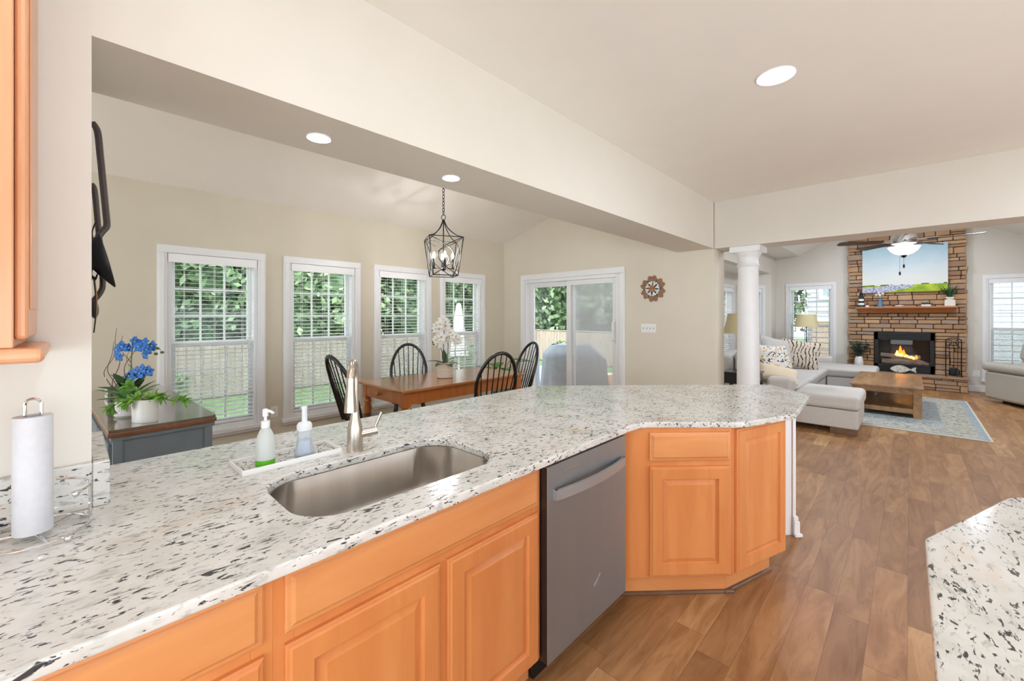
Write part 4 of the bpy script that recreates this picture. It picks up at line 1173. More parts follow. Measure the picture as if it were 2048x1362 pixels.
m.build('leaves', M['leaf_dark'], t, solid=.0025)
for pts in ([vp(-.01, 0, .15), vp(-.015, 0, .35), vp(-.01, 0, .55), vp(-.03, -.02, .62), vp(-.10, -.02, .58)], [vp(.03, 0, .15), vp(.035, 0, .33), vp(.04, -.01, .43), vp(.09, -.02, .47), vp(.13, -.03, .44)], [vp(-.02, 0, .15), vp(-.03, -.01, .28), vp(-.06, -.02, .36), vp(-.10, -.03, .34)]):
    MB().tube(smooth_pts(pts, 5), .004, 6).build('stem', M['twig'], t)
spots = []
for r, z in [(-.02, .645), (.015, .625), (-.045, .60), (-.085, .58), (-.06, .545), (-.10, .545), (.02, .585), (.065, .505), (.06, .445), (.02, .45), (.095, .475), (.125, .455), (.13, .41), (-.03, .42), (-.07, .44), (-.095, .42), (-.075, .38), (-.03, .455), (.155, .43)]:
    spots.append((vp(r, -.035 + random.uniform(-.02, .02), z), vp(random.uniform(-.4, .4), -1, random.uniform(-.2, .3))))
put_flowers(t, 'flower', M['petal_white'], spots, M['petal_yellow'], .058)
m = MB()
for r, z in ((-.135, .53), (-.12, .505), (-.145, .56), (.165, .395), (-.125, .375), (-.13, .395)): m.ell(vp(r, -.02, z), (.012, .012, .010), 8, 6)
m.build('buds', M['bud'], t)

# floor plant in the corner behind the far chair
t = thing('corner_plant', 'broad leaved green plant in the corner behind the far dining chair', 'potted plant', (-4.62, 4.58, 0))
MB().lathe([(0, 0), (.12, 0), (.15, .28), (.155, .30), (.14, .30), (.135, .27), (0, .27)], n=24).build('pot', M['white_ceramic'], t)
MB().ell((0, 0, .27), (.135, .135, .02), 14, 6).build('soil', M['soil'], t)
for k in range(11):
    a = k * 2.4; el = random.uniform(.35, .7); r = .14 + .12 * (k % 3) / 2
    tip = Vector((r * math.cos(a), r * math.sin(a), el + .10))
    s_ = MB().tube(smooth_pts([(0, 0, .27), (tip.x * .5, tip.y * .5, .27 + (tip.z - .27) * .7), tuple(tip)], 4), .005, 6).build('stem', M['stem'], t)
    m = MB(); leaf(m, tip, (math.cos(a), math.sin(a), .55), .30, .15, .45, .2); m.build('leaf', M['leaf_mid'], s_, solid=.002)

# lantern chandelier
CX, CY = -3.83, 2.90
t = thing('lantern_chandelier', 'black wire lantern chandelier with candle bulbs above the dining table', 'chandelier', (CX, CY, 1.905), R_(18.5))
zt, zb_, rt_, rb_ = .42, 0, .265, .193
tops = [Vector((rt_ * math.cos(k * PI / 2), rt_ * math.sin(k * PI / 2), zt)) for k in range(4)]
bots = [Vector((rb_ * math.cos(k * PI / 2), rb_ * math.sin(k * PI / 2), zb_)) for k in range(4)]
BM = M['black_metal']; w_ = .0055
m = MB()
for k in range(4):
    k2 = (k + 1) % 4
    m.tube([tops[k], tops[k2]], w_, 6).tube([bots[k], bots[k2]], w_, 6).tube([tops[k], bots[k]], w_, 6)
m.build('cage', BM, t)
for k in range(4):
    k2 = (k + 1) % 4
    m = MB()
    a, b2, c_, d_ = tops[k], tops[k2], bots[k], bots[k2]
    def face(u, v): return (a.lerp(b2, u)).lerp(c_.lerp(d_, u), v)
    m.tube([face(.0 + .78 * math.sin(PI * i / 20), i / 20) for i in range(21)], w_ * .85, 6)
    m.tube([face(1.0 - .78 * math.sin(PI * i / 20), i / 20) for i in range(21)], w_ * .85, 6)
    m.build('arc_wire', BM, t)
m = MB()
for k in range(4):
    m.tube(smooth_pts([tops[k], tops[k] * .62 + Vector((0, 0, .42 * .38 + .035)), Vector((tops[k].x * .22, tops[k].y * .22, zt + .12)), Vector((tops[k].x * .05, tops[k].y * .05, zt + .20))], 6), w_, 6)
m.cyl((0, 0, zt + .185), (0, 0, zt + .215), .016, .016, 12)
m.build('crown', BM, t)
MB().tube(arc((0, 0, zt + .245), .028, 0, 2 * PI, 20)[:-1], .004, 6, True).build('top_ring', BM, t)
MB().cyl((0, 0, .085), (0, 0, zt + .2), .0065, .0065, 8).ell((0, 0, .08), (.035, .035, .014), 14, 8).cyl((0, 0, .055), (0, 0, .08), .012, .016, 10).build('centre_rod', BM, t)
for k in range(4):
    a = k * PI / 2 + .75; x, y = .105 * math.cos(a), .105 * math.sin(a)
    arm = MB().tube([(0, 0, .085), (x, y, .085)], .005, 6).cyl((x, y, .078), (x, y, .098), .014, .014, 10).cyl((x, y, .098), (x, y, .20), .011, .011, 12).build('candle_arm', BM, t)
    MB().lathe([(0, 0), (.009, .0), (.0145, .018), (.013, .036), (.005, .062), (0, .068)], (x, y, .20), 14).build('bulb', M['bulb'], arm)
ch_top = zv(CX) - 1.905
m = MB(); z = zt + .27; i = 0
while z < ch_top - .03:
    m.tube([(.013 * math.cos(a) * (1 if i % 2 else 0), .013 * math.cos(a) * (0 if i % 2 else 1), z + .022 + .022 * math.sin(a)) for a in [2 * PI * q / 12 for q in range(12)]],   .0036, 5, True)
    z += .037; i += 1
m.build('chain', BM, t)
MB().cyl((0, 0, ch_top - .035), (0, 0, ch_top - .0), .05, .062, 20).build('canopy', BM, t)
#PART3
# ================================================================== FAMILY ROOM
# column
t = thing('trim_4', 'round white column with moulded capital under the header', 'column', (-1.368, 5.445, 0), 0, None, 'structure')
MB().lathe([(.125, .12), (.122, .16), (.119, .6), (.114, 1.3), (.104, 2.02)], n=40).build('shaft', M['trim'], t)
MB().lathe([(.104, 2.02), (.116, 2.03), (.120, 2.042), (.112, 2.055), (.106, 2.065), (.106, 2.12), (.112, 2.135), (.128, 2.16), (.140, 2.175), (.142, 2.195)], n=40, cap=False).box(-.158, .158, -.158, .158, 2.195, ZB - .001).box(-.148, .148, -.148, .148, 2.187, 2.2).build('capital', M['trim'], t, sharp=35)
MB().box(-.165, .165, -.165, .165, 0, .05).lathe([(.16, .05), (.165, .075), (.15, .1), (.13, .11), (.125, .125)], n=40, cap=False).build('base', M['trim'], t)

# stone fireplace
random.seed(11)
SXa, SXb, SF = -.99, .80, 11.84      # stone face plane
FX0, FX1, FZ0, FZ1 = -.548, .362, .285, 1.115
t = thing('fireplace', 'floor to ceiling ledge stone fireplace with raised hearth', 'fireplace', (0, SF, 0))
MB().box(SXa + .03, FX0, .02, YF - SF - .001, .0, 3.27).box(FX1, SXb - .03, .02, YF - SF - .001, 0, 3.27).box(FX0, FX1, .02, YF - SF - .001, FZ1, 3.27).box(SXa + .03, SXb - .02, -.28, .02, 0, .24).build('backing', M['mortar'], t)
def ledge(m, x0, x1, z0, z1, skip=None, yface=0.0, depth=.06):
    z = z0
    while z < z1 - .015:
        h = random.choice([.06, .075, .085, .095, .11, .12, .13])
        if z + h > z1 - .03: h = z1 - z
        segs = [(x0, x1)]
        if skip:
            a, b, c, d = skip
            if z < d - .004 and z + h > c + .004:
                if z + h > d + .004: h = d - z
                segs = [(x0, a), (b, x1)]
        for s0, s1 in segs:
            x = s0
            while x < s1 - .02:
                w_ = random.uniform(.12, .42)
                if x + w_ > s1 - .07: w_ = s1 - x
                o = random.uniform(0, .028); g = .005
                jx0 = 0 if x > x0 + .001 else random.uniform(-.018, .012); jx1 = 0 if x + w_ < x1 - .001 else random.uniform(-.012, .018)
                hh = h
                if h > .10 and random.random() < .25:     # two thin stones in one course
                    for (q0, q1) in ((0, .45), (.45, 1)):
                        oo = random.uniform(0, .028); m.box(x + g + jx0, x + w_ - g + jx1, yface - oo, yface + depth, z + h * q0 + g, z + h * q1 - g)
                else:
                    k = [random.uniform(-.004, .004) for _ in range(4)]
                    m.add([(x + g + jx0, yface - o, z + g + k[0] * .6), (x + w_ - g + jx1, yface - o, z + g + k[1] * .6), (x + w_ - g + jx1, yface - o, z + hh - g + k[2] * .6), (x + g + jx0, yface - o, z + hh - g + k[3] * .6),
                           (x + g + jx0, yface + depth, z + g), (x + w_ - g + jx1, yface + depth, z + g), (x + w_ - g + jx1, yface + depth, z + hh - g), (x + g + jx0, yface + depth, z + hh - g)],
                          [(0, 1, 2, 3), (7, 6, 5, 4), (0, 4, 5, 1), (1, 5, 6, 2), (2, 6, 7, 3), (3, 7, 4, 0)])
                x += w_
        z += h
m = MB(); ledge(m, SXa, SXb, .282, 3.27, (FX0, FX1, FZ0, FZ1)); m.build('ledge_stones', M['stone'], t, .009, 1)
m = MB(); ledge(m, SXa, SXb - .01, .0, .24, None, -.285, .06)
m.build('hearth_stones', M['stone'], t, .006, 1)
MB().box(SXa - .02, SXb + .02, -.315, .0, .24, .281).build('hearth_cap', M['hearth'], t, .008)
# insert
t = thing('fireplace_insert', 'black framed gas firebox with glass front and burning logs', 'fireplace insert', (0, SF, 0))
x0, x1, z0, z1 = FX0 + .004, FX1 - .004, FZ0 + .004, FZ1 - .004
m = MB().box(x0, x0 + .065, -.045, .06, z0, z1).box(x1 - .065, x1, -.045, .06, z0, z1).box(x0, x1, -.045, .06, z1 - .16, z1).box(x0, x1, -.045, .06, z0, z0 + .16)
for k in range(4): m.box(x0 + .05, x1 - .05, -.052, -.045, z1 - .035 - k * .034, z1 - .018 - k * .034); m.box(x0 + .05, x1 - .05, -.052, -.045, z0 + .025 + k * .034, z0 + .04 + k * .034)
m.build('frame', M['black'], t, .003)
MB().box(x0 + .03, x1 - .03, .045, .09, z0 + .05, z1 - .05).build('fire_chamber', M['black'], t)
MB().box(x0 + .065, x1 - .065, -.012, -.009, z0 + .16, z1 - .16).build('glass_front', M['dark_glass'], t)
for i, (cx, cz, L1, tl, r) in enumerate([(-.12, .50, .62, .02, .055), (-.06, .60, .44, -.06, .045), (-.28, .62, .34, .10, .04), (.14, .52, .30, .35, .04)]):
    m = MB(); d = Vector((math.cos(tl), 0, -math.sin(tl))) * L1 / 2
    m.tube([Vector((cx, .018, cz)) - d, Vector((cx, .018, cz)), Vector((cx, .018, cz)) + d], [r * .9, r, r * .85], 12)
    for k in range(len(m.v)):
        p = m.v[k]; m.v[k] = (p[0], max(-.006, min(.043, .018 + (p[1] - .018) * .45)), p[2])
    m.build('log', M['log'], t)
for i, (fx, fz, h, w2, mt) in enumerate([(-.14, .64, .20, .035, 'flame_a'), (-.19, .62, .12, .03, 'flame_b'), (-.09, .63, .13, .03, 'flame_a'), (-.13, .61, .10, .045, 'flame_b'), (-.05, .60, .06, .04, 'flame_b'), (.02, .58, .05, .05, 'flame_b'), (.10, .57, .09, .022, 'flame_a'), (.06, .56, .06, .02, 'flame_b')]):
    MB().lathe([(0, 0), (w2 * .8, h * .12), (w2, h * .3), (w2 * .6, h * .6), (w2 * .25, h * .85), (0, h)], (fx, .0, fz), 10, sx=1, sy=.18).build('flame', M[mt], t)
# mantel
t = thing('mantel_shelf', 'oak mantel shelf with crown moulding across the stone', 'mantel', (-.09, SF - .029, 0))
m = MB().box(-.755, .755, -.175, .0, 1.615, 1.64)
prof = [(.0, 1.515), (-.03, 1.515), (-.035, 1.53), (-.06, 1.545), (-.095, 1.575), (-.125, 1.60), (-.15, 1.615)]
for (ya, za), (yb, zb2) in zip(prof, prof[1:]):
    xa = .66 + (-ya) * .5; xb = .66 + (-yb) * .5
    m.add([(-xa, ya, za), (xa, ya, za), (xb, yb, zb2), (-xb, yb, zb2), (-xa, 0, za), (xa, 0, za), (xb, 0, zb2), (-xb, 0, zb2)], [(0, 1, 2, 3), (0, 3, 7, 4), (1, 5, 6, 2), (4, 7, 6, 5), (0, 4, 5, 1), (3, 2, 6, 7)])
m.build('shelf', M['oak_mantel'], t)
MY = SF - .13; MZ = 1.6405
# painting
def painting_mat():
    m, nt, N, L, b = newmat('landscape_painting')
    p = sepxyz(nt, coords(nt)); z = p[2]; x = p[0]
    n1 = noise(nt, coords(nt, (1, 1, 1.5)), 3, 4)
    zz = math_(nt, 'ADD', z, math_(nt, 'MULTIPLY', math_(nt, 'SUBTRACT', n1, .5), .30))
    sky = ramp(nt, zz, [(.25, lin((226, 228, 222))), (.55, lin((206, 218, 222))), (.93, lin((162, 194, 208)))])
    n2 = noise(nt, coords(nt), 8, 4)
    green = ramp(nt, n2, [(.35, lin((132, 164, 20))), (.65, lin((186, 204, 50)))])
    # flower river: widens to the lower left
    n3 = noise(nt, coords(nt, (1, 1, 2.4)), 34, 4, .7)
    fl = ramp(nt, n3, [(.40, lin((50, 48, 70))), (.46, lin((150, 154, 190))), (.56, lin((226, 226, 236)))])
    edge = math_(nt, 'ADD', math_(nt, 'MULTIPLY', x, -.16), .135)       # right boundary height
    n4 = math_(nt, 'MULTIPLY', math_(nt, 'SUBTRACT', noise(nt, coords(nt), 12), .5), .05)
    top = math_(nt, 'LESS_THAN', math_(nt, 'ADD', z, n4), math_(nt, 'ADD', math_(nt, 'MULTIPLY', x, .10), .095))
    right = math_(nt, 'GREATER_THAN', math_(nt, 'ADD', z, n4), math_(nt, 'SUBTRACT', math_(nt, 'MULTIPLY', x, .25), .095))
    inside = math_(nt, 'MULTIPLY', math_(nt, 'MULTIPLY', top, right), math_(nt, 'LESS_THAN', x, .80))
    ground = mixc(nt, inside, green, fl)
    hor = math_(nt, 'ADD', .138, math_(nt, 'MULTIPLY', x, .012))
    bush = math_(nt, 'MULTIPLY', math_(nt, 'GREATER_THAN', noise(nt, coords(nt, (1, 1, .1)), 9, 2), .54), .018)
    isg = math_(nt, 'LESS_THAN', z, hor)
    isb = math_(nt, 'LESS_THAN', z, math_(nt, 'ADD', hor, bush))
    c = mixc(nt, isb, sky, lin((62, 66, 40)))
    c = mixc(nt, isg, c, ground)
    L.new(c, b.inputs['Base Color']); b.inputs['Roughness'].default_value = .6
    return m
o = MB().box(0, 1.285, -.035, 0, 0, .955).build('landscape_painting', painting_mat(), None, .003, loc=(-.742, SF - .029, 1.943))
tag(o, 'large canvas of pale sky, green field and white flowers above the mantel', 'painting')

# mantel ornaments
t = thing('lighthouse_figurine', 'black and white striped lighthouse at the left end of the mantel', 'figurine', (-.755, MY, MZ))
def stripes_bw():
    m, nt, N, L, b = newmat('lighthouse_stripes'); p = sepxyz(nt, coords(nt))
    f = math_(nt, 'FRACT', math_(nt, 'MULTIPLY', p[2], 11.5)); g = noise(nt, coords(nt), 20)
    L.new(mixc(nt, math_(nt, 'GREATER_THAN', f, .5), lin((26, 28, 34)), ramp(nt, g, [(0, lin((226, 224, 216))), (1, lin((240, 238, 232)))])), b.inputs['Base Color']); return m
MB().lathe([(0, .03), (.055, .03), (.04, .22), (0, .22)], n=20).build('tower', stripes_bw(), t)
MB().lathe([(0, 0), (.07, 0), (.066, .02), (.056, .03), (0, .03)], n=20).build('base', pm('navy_base', (36, 42, 58), .5), t)
MB().lathe([(0, .22), (.05, .22), (.05, .228), (.03, .23), (.03, .275), (.042, .28), (.012, .31), (.006, .335), (0, .335)], n=16).build('lantern_room', M['black'], t)
t = thing('cottage_figurine', 'tiny white cottage beside the lighthouse on the mantel', 'figurine', (-.655, MY - .01, MZ))
MB().box(-.03, .03, -.02, .02, 0, .04).build('walls', M['white_ceramic'], t)
MB().add([(-.034, -.025, .038), (.034, -.025, .038), (.034, .025, .038), (-.034, .025, .038), (-.034, 0, .068), (.034, 0, .068)], [(0, 1, 5, 4), (3, 4, 5, 2), (0, 4, 3), (1, 2, 5), (0, 3, 2, 1)]).build('roof', pm('red_brown_roof', (120, 62, 52), .7), t)
MB().box(.012, .022, -.005, .005, .05, .078).build('chimney', M['black'], t)
t = thing('blue_vase', 'blue glass bud vase with white round blossoms on the mantel', 'vase', (-.452, MY, MZ))
MB().lathe([(0, 0), (.042, 0), (.046, .03), (.036, .08), (.022, .13), (.020, .175), (.026, .185), (.020, .186), (0, .17)], n=20).build('vase_body', pm('blue_glass', (88, 136, 168), .1), t)
MB().tube(smooth_pts([(0, 0, .15), (-.02, 0, .22), (-.05, -.01, .26)], 4), .003, 5).tube(smooth_pts([(0, 0, .15), (.02, 0, .22), (.045, -.01, .27)], 4), .003, 5).build('stem', M['stem'], t)
for x, z in ((-.06, .255), (.045, .275), (-.02, .285), (.0, .245)):
    f = MB(); rosette(f, (x, -.02, z), (0, -1, .2), .042, 12); f.ell((x, -.035, z), (.012, .01, .012), 8, 6); f.build('blossom', M['petal_white'], t, solid=.002)
t = thing('starfish', 'small white starfish lying at the middle of the mantel', 'starfish', (-.155, MY, MZ))
m = MB()
for k in range(5):
    a = k * 2 * PI / 5 + .3; m.tube([(0, 0, .014), (.035 * math.cos(a), .03 * math.sin(a), .016 + .012 * max(0, math.sin(a))), (.075 * math.cos(a), .05 * math.sin(a), .012 + .03 * max(0, math.sin(a)))], [.014, .010, .004], 8)
m.build('body', M['white_ceramic'], t)
t = thing('driftwood_planter', 'small driftwood planter with grey green succulents toward the right of the mantel', 'potted plant', (.236, MY, MZ))
MB().box(-.07, .07, -.03, .03, 0, .04).build('trough', M['distressed_white'], t, .008)
m = MB()
for x in (-.05, -.01, .035, .06): rosette(m, (x, 0, .045), (random.uniform(-.3, .3), -.2, 1), .06, 10)
m.build('succulents', M['leaf_grey'], t, solid=.002)
t = thing('grass_jar', 'square white milk jar with spiky green grass at the right end of the mantel', 'potted plant', (.565, MY, MZ))
MB().prism(rrect(-.075, .075, -.05, .05, .015, 3), 0, .125).prism(rrect(-.045, .045, -.04, .04, .02, 3), .125, .15).prism(rrect(-.06, .06, -.045, .045, .02, 3), .15, .175).build('jar', pm('weathered_white_jar', (228, 222, 210), .6, var=.08, scale=14), t, .008)
m = MB()
for k in range(60):
    a = random.uniform(0, 2 * PI); s_ = random.uniform(.05, .55)
    leaf(m, (.02 * math.cos(a), .02 * math.sin(a), .165), (math.cos(a) * s_, math.sin(a) * s_ * .7, 1), random.uniform(.18, .30), .012, .25, .1, 5)
m.build('grass_blades', M['leaf_dark'], t, solid=.001)

# hearth items
HZ = .2815
t = thing('hearth_vase', 'white tapered vase of eucalyptus left of the firebox on the hearth', 'vase', (-.792, SF - .17, HZ))
MB().lathe([(0, 0), (.055, 0), (.078, .10), (.076, .20), (.060, .29), (.055, .30), (.05, .29), (0, .28)], n=24).build('vase_body', M['white_ceramic'], t)
for k in range(8):
    a = k * .785; r = random.uniform(.12, .22)
    P = smooth_pts([(0, 0, .28), (.4 * r * math.cos(a), .3 * r * math.sin(a), .42), (r * math.cos(a), .5 * r * math.sin(a), random.uniform(.48, .64))], 5)
    s_ = MB().tube(P, .003, 5).build('stem', M['stem'], t); m = MB()
    for p in P[2:]:
        for q in range(4):
            b2 = random.uniform(0, 6.3); leaf(m, p, (math.cos(b2), math.sin(b2) * .7, random.uniform(-.2, .7)), .068, .050, .2, .1, 4)
    m.build('leaves', M['leaf_grey'], s_, solid=.0015)
t = thing('fish_ornament', 'cream and teal carved wooden fish leaning at the firebox base', 'ornament', (-.10, SF - .21, HZ))
m = MB(); pts = []
for i in range(21):
    u = i / 20; pts.append((-.195 + .29 * u, .085 + .078 * math.sin(PI * min(1, u * .97)) ** .75))
for i in range(21):
    u = 1 - i / 20; pts.append((-.195 + .29 * u, .085 - .070 * math.sin(PI * min(1, u * .97)) ** .75))
pts = pts[:20] + [(.11, .10), (.20, .145), (.185, .085), (.20, .025), (.11, .075)] + pts[22:]
k = len(pts)
m.add([(x, -.012, z) for x, z in pts] + [(x, .012, z) for x, z in pts], [tuple(range(k)), tuple(range(k, 2 * k))[::-1]] + [(i, (i + 1) % k, k + (i + 1) % k, k + i) for i in range(k)])
def fishmat():
    m, nt, N, L, b = newmat('painted_fish'); v = coords(nt, (1, 1, 2.2))
    vo = N.new('ShaderNodeTexVoronoi'); vo.inputs['Scale'].default_value = 26; L.new(v, vo.inputs['Vector'])
    p = sepxyz(nt, coords(nt)); body = math_(nt, 'GREATER_THAN', p[0], -.10)
    sc = mixc(nt, ramp(nt, vo.outputs['Distance'], [(.30, BW(1)), (.36, BW(0))]), lin((226, 222, 206)), lin((92, 124, 122)))
    L.new(mixc(nt, body, lin((222, 220, 206)), sc), b.inputs['Base Color']); b.inputs['Roughness'].default_value = .6; return m
m.build('fish_body', fishmat(), t)
MB().box(-.06, .06, -.02, .02, 0, .012).box(-.004, .004, -.005, .005, .01, .05).build('stand', M['black'], t)

# tool set
TSX, TSY = .612, SF - .165
t = thing('fireplace_tool_rack', 'black iron fireplace tool stand on the right of the hearth', 'fireplace tools', (TSX, TSY, HZ))
m = MB()
for x in (-.105, .105):
    m.tube([(x, .0, 0), (x, 0, .70)], .008, 8)
m.tube([(-.105, 0, .05), (.105, 0, .05)], .006, 8).tube([(-.105, -.06, .004), (-.105, .06, .004)], .008, 6).tube([(.105, -.06, .004), (.105, .06, .004)], .008, 6)
m.tube([(-.105, 0, .66), (.105, 0, .66)], .006, 6)
m.tube(smooth_pts([(-.105, 0, .70), (-.06, 0, .735), (0, 0, .745), (.06, 0, .735), (.105, 0, .70)], 4), .009, 8)
for s_ in (-1, 1):
    m.tube(smooth_pts([(s_ * .10, 0, .66), (s_ * .05, 0, .70), (s_ * .02, 0, .66), (s_ * .05, 0, .62), (s_ * .08, 0, .56)], 5), .005, 6)
m.tube(arc((0, 0, .63), .04, 0, 2 * PI, 16)[:-1], .005, 6, True)
m.build('stand', M['black_metal'], t)
for nm, lb, x, head in (('fire_poker', 'slim black poker on the left of the iron tool stand', -.055, 0), ('fire_shovel', 'black ash shovel hanging at the middle of the iron tool stand', .0, 1), ('fire_brush', 'black hearth brush on the right of the iron tool stand', .055, 2)):
    t = thing(nm, lb, 'fireplace tool', (TSX + x, TSY - .022, HZ), 0)
    m = MB().tube([(0, 0, .62), (0, 0, .14)], .0045, 6).tube(smooth_pts([(0, 0, .62), (0, .0, .655), (0, .012, .668), (0, .02, .655)], 4), .0045, 6)
    m.build('rod', M['black_metal'], t)
    if head == 1:
        MB().grid(lambda u, v: ((v - .5) * .13 * (.6 + .4 * min(1, u * 3)), -.004 - .02 * (1 - (2 * v - 1) ** 2) * 0, .18 - .15 * u), 6, 6).build('blade', M['black_metal'], t, solid=.004)
    elif head == 2:
        MB().lathe([(0, .04), (.035, .04), (.03, .12), (.012, .15), (0, .15)], n=14).build('bristles', M['black'], t)
    else:
        MB().tube([(0, 0, .16), (0, 0, .06), (.02, 0, .05)], .0055, 6).build('hook', M['black_metal'], t)

# rug, coffee table
def rug_mat():
    m, nt, N, L, b = newmat('faded_oriental_rug'); v = coords(nt); p = sepxyz(nt, v)
    n1 = noise(nt, coords(nt, (1, 1.6, 1)), 24, 5, .7, 1.2); n2 = noise(nt, v, 3, 3)
    ax = math_(nt, 'ABSOLUTE', p[0]); ay = math_(nt, 'ABSOLUTE', p[1])
    dx = math_(nt, 'SUBTRACT', 1.2, ax); dy = math_(nt, 'SUBTRACT', 1.58, ay)
    d = math_(nt, 'MINIMUM', dx, dy)
    field = ramp(nt, n1, [(.36, lin((70, 78, 88))), (.46, lin((136, 148, 154))), (.54, lin((182, 184, 178))), (.70, lin((196, 188, 170)))])
    bord = ramp(nt, n1, [(.40, lin((82, 82, 80))), (.47, lin((172, 168, 154))), (.60, lin((196, 192, 176)))])
    c = mixc(nt, math_(nt, 'LESS_THAN', d, .42), field, bord)
    ln = math_(nt, 'MULTIPLY', math_(nt, 'LESS_THAN', math_(nt, 'ABSOLUTE', math_(nt, 'SUBTRACT', d, .42)), .045), 1.0)
    c = mixc(nt, ln, c, ramp(nt, n1, [(.42, lin((140, 150, 154))), (.55, lin((180, 184, 180)))]))
    ln2 = math_(nt, 'LESS_THAN', d, .10); c = mixc(nt, ln2, c, ramp(nt, n1, [(.42, lin((130, 144, 152))), (.55, lin((172, 180, 180)))]))
    c = mixc(nt, math_(nt, 'LESS_THAN', d, .022), c, lin((206, 200, 184)))
    L.new(c, b.inputs['Base Color']); b.inputs['Roughness'].default_value = .95; bump_(nt, b, noise(nt, v, 220, 2), .3, .004)
    return m
o = MB().box(-1.2, 1.2, -1.58, 1.58, 0, .012).build('area_rug', rug_mat(), None, .004, loc=(-.50, 8.83, .0005))
tag(o, 'faded blue and cream oriental rug beneath the coffee table', 'rug')
t = thing('coffee_table', 'rustic pine coffee table with a lower shelf on the patterned rug', 'coffee table', (-.255, 9.0, .0128))
hx, hy = .40, .90
MB().box(-hx, hx, -hy, hy, .405, .435).build('tabletop', M['pine'], t, .006)
m = MB().box(-hx + .03, hx - .03, -hy + .03, -hy + .06, .33, .405).box(-hx + .03, hx - .03, hy - .06, hy - .03, .33, .405).box(-hx + .03, -hx + .06, -hy + .1, hy - .1, .33, .405).box(hx - .06, hx - .03, -hy + .1, hy - .1, .33, .405)
m.build('apron', M['pine'], t, .003)
for sx in (-1, 1):
    for sy in (-1, 1):
        x, y = sx * (hx - .065), sy * (hy - .065); MB().box(x - .045, x + .045, y - .045, y + .045, 0, .405).build('leg', M['pine'], t, .005)
MB().box(-hx + .05, hx - .05, -hy + .05, hy - .05, .105, .125).box(-hx + .1, hx - .1, -hy + .03, -hy + .06, .06, .125).box(-hx + .1, hx - .1, hy - .06, hy - .03, .06, .125).box(hx - .06, hx - .03, -hy + .1, hy - .1, .06, .125).box(-hx + .03, -hx + .06, -hy + .1, hy - .1, .06, .125).build('lower_shelf', M['pine'], t, .003)

# sectional sofa
S_ = M['sofa']; SC_ = M['sofa_cool']
t = thing('sectional_sofa', 'light grey U shaped sectional sofa with two chaises', 'sofa', (-1.4, 8.6, 0))
def sb(nm, x0, x1, y0, y1, z0, z1, mat, bev, label=None):
    o = MB().box(x0 + 1.4, x1 + 1.4, y0 - 8.6, y1 - 8.6, z0, z1).build(nm, mat, t, bev, 4)
    if label: o['label'] = label
    return o
# near chaise
sb('chaise_base', -1.42, -.445, 6.485, 7.40, .075, .30, S_, .02)
sb('chaise_cushion', -1.105, -.425, 6.475, 7.42, .302, .475, S_, .055)
sb('arm', -1.42, -1.11, 6.487, 6.74, .302, .625, S_, .06)
# main run along the bay
sb('sofa_base', -2.26, -1.16, 6.95, 11.12, .075, .30, S_, .02)
sb('sofa_back', -2.27, -1.97, 6.95, 11.15, .30, .86, SC_, .07)
for i, (a, b2) in enumerate(((6.96, 7.92), (7.93, 8.9), (8.91, 9.86))):
    sb('seat_cushion', -1.97, -1.12, a, b2, .302, .465, SC_, .055)
    sb('back_cushion', -1.96, -1.72, a + .02, b2 - .02, .467, .93, SC_, .09)
# far chaise
sb('chaise_base', -1.15, -.46, 9.90, 11.12, .075, .30, S_, .02)
sb('chaise_cushion', -1.97, -.43, 9.88, 11.0, .302, .465, SC_, .055)
sb('arm', -1.97, -1.17, 11.01, 11.2, .30, .60, S_, .06)
sb('back_cushion', -1.96, -1.72, 9.9, 10.9, .467, .93, SC_, .09)
for x, y in ((-.72, 6.52), (-1.36, 6.52), (-.72, 7.34), (-2.2, 7.0), (-2.2, 11.0), (-.55, 9.95), (-.55, 11.0), (-1.3, 8.5)):
    sb('foot', x - (.0 if y < 6.6 and x > -1 else .05), x + (.265 if y < 6.6 and x > -1 else .05), y - .02, y + .08, 0, .075, M['foot'], .004, None)
def pillow(mb, w, h, th):
    def f(sgn):
        def fn(u, v):
            a, b = 2 * u - 1, 2 * v - 1
            k = max(0, (1 - abs(a) ** 3.2)) ** .55 * max(0, (1 - abs(b) ** 3.2)) ** .55
            return (a * w / 2 * (1 - .07 * (1 - abs(b)) * abs(a)), sgn * th / 2 * k, b * h / 2 * (1 - .07 * (1 - abs(a)) * abs(b)))
        return fn
    mb.grid(f(1), 16, 16); mb.grid(f(-1), 16, 16); return mb
def pattern_yellow():
    m, nt, N, L, b = newmat('yellow_grey_pattern'); v = coords(nt); p = sepxyz(nt, v)
    vo = N.new('ShaderNodeTexVoronoi'); vo.inputs['Scale'].default_value = 24; L.new(coords(nt, (1, 1, 1.3)), vo.inputs['Vector'])
    n = noise(nt, v, 30, 3)
    ba = math_(nt, 'FRACT', math_(nt, 'MULTIPLY', p[2], 9))
    dots = ramp(nt, vo.outputs['Distance'], [(.36, BW(1)), (.43, BW(0))])
    colr = ramp(nt, ba, [(0, lin((44, 48, 64))), (.30, lin((224, 176, 84))), (.60, lin((120, 136, 150))), (.8, lin((60, 60, 76)))], 'CONSTANT')
    L.new(mixc(nt, dots, ramp(nt, n, [(.3, lin((206, 202, 196))), (.7, lin((228, 222, 210)))]), colr), b.inputs['Base Color']); b.inputs['Roughness'].default_value = .95
    return m
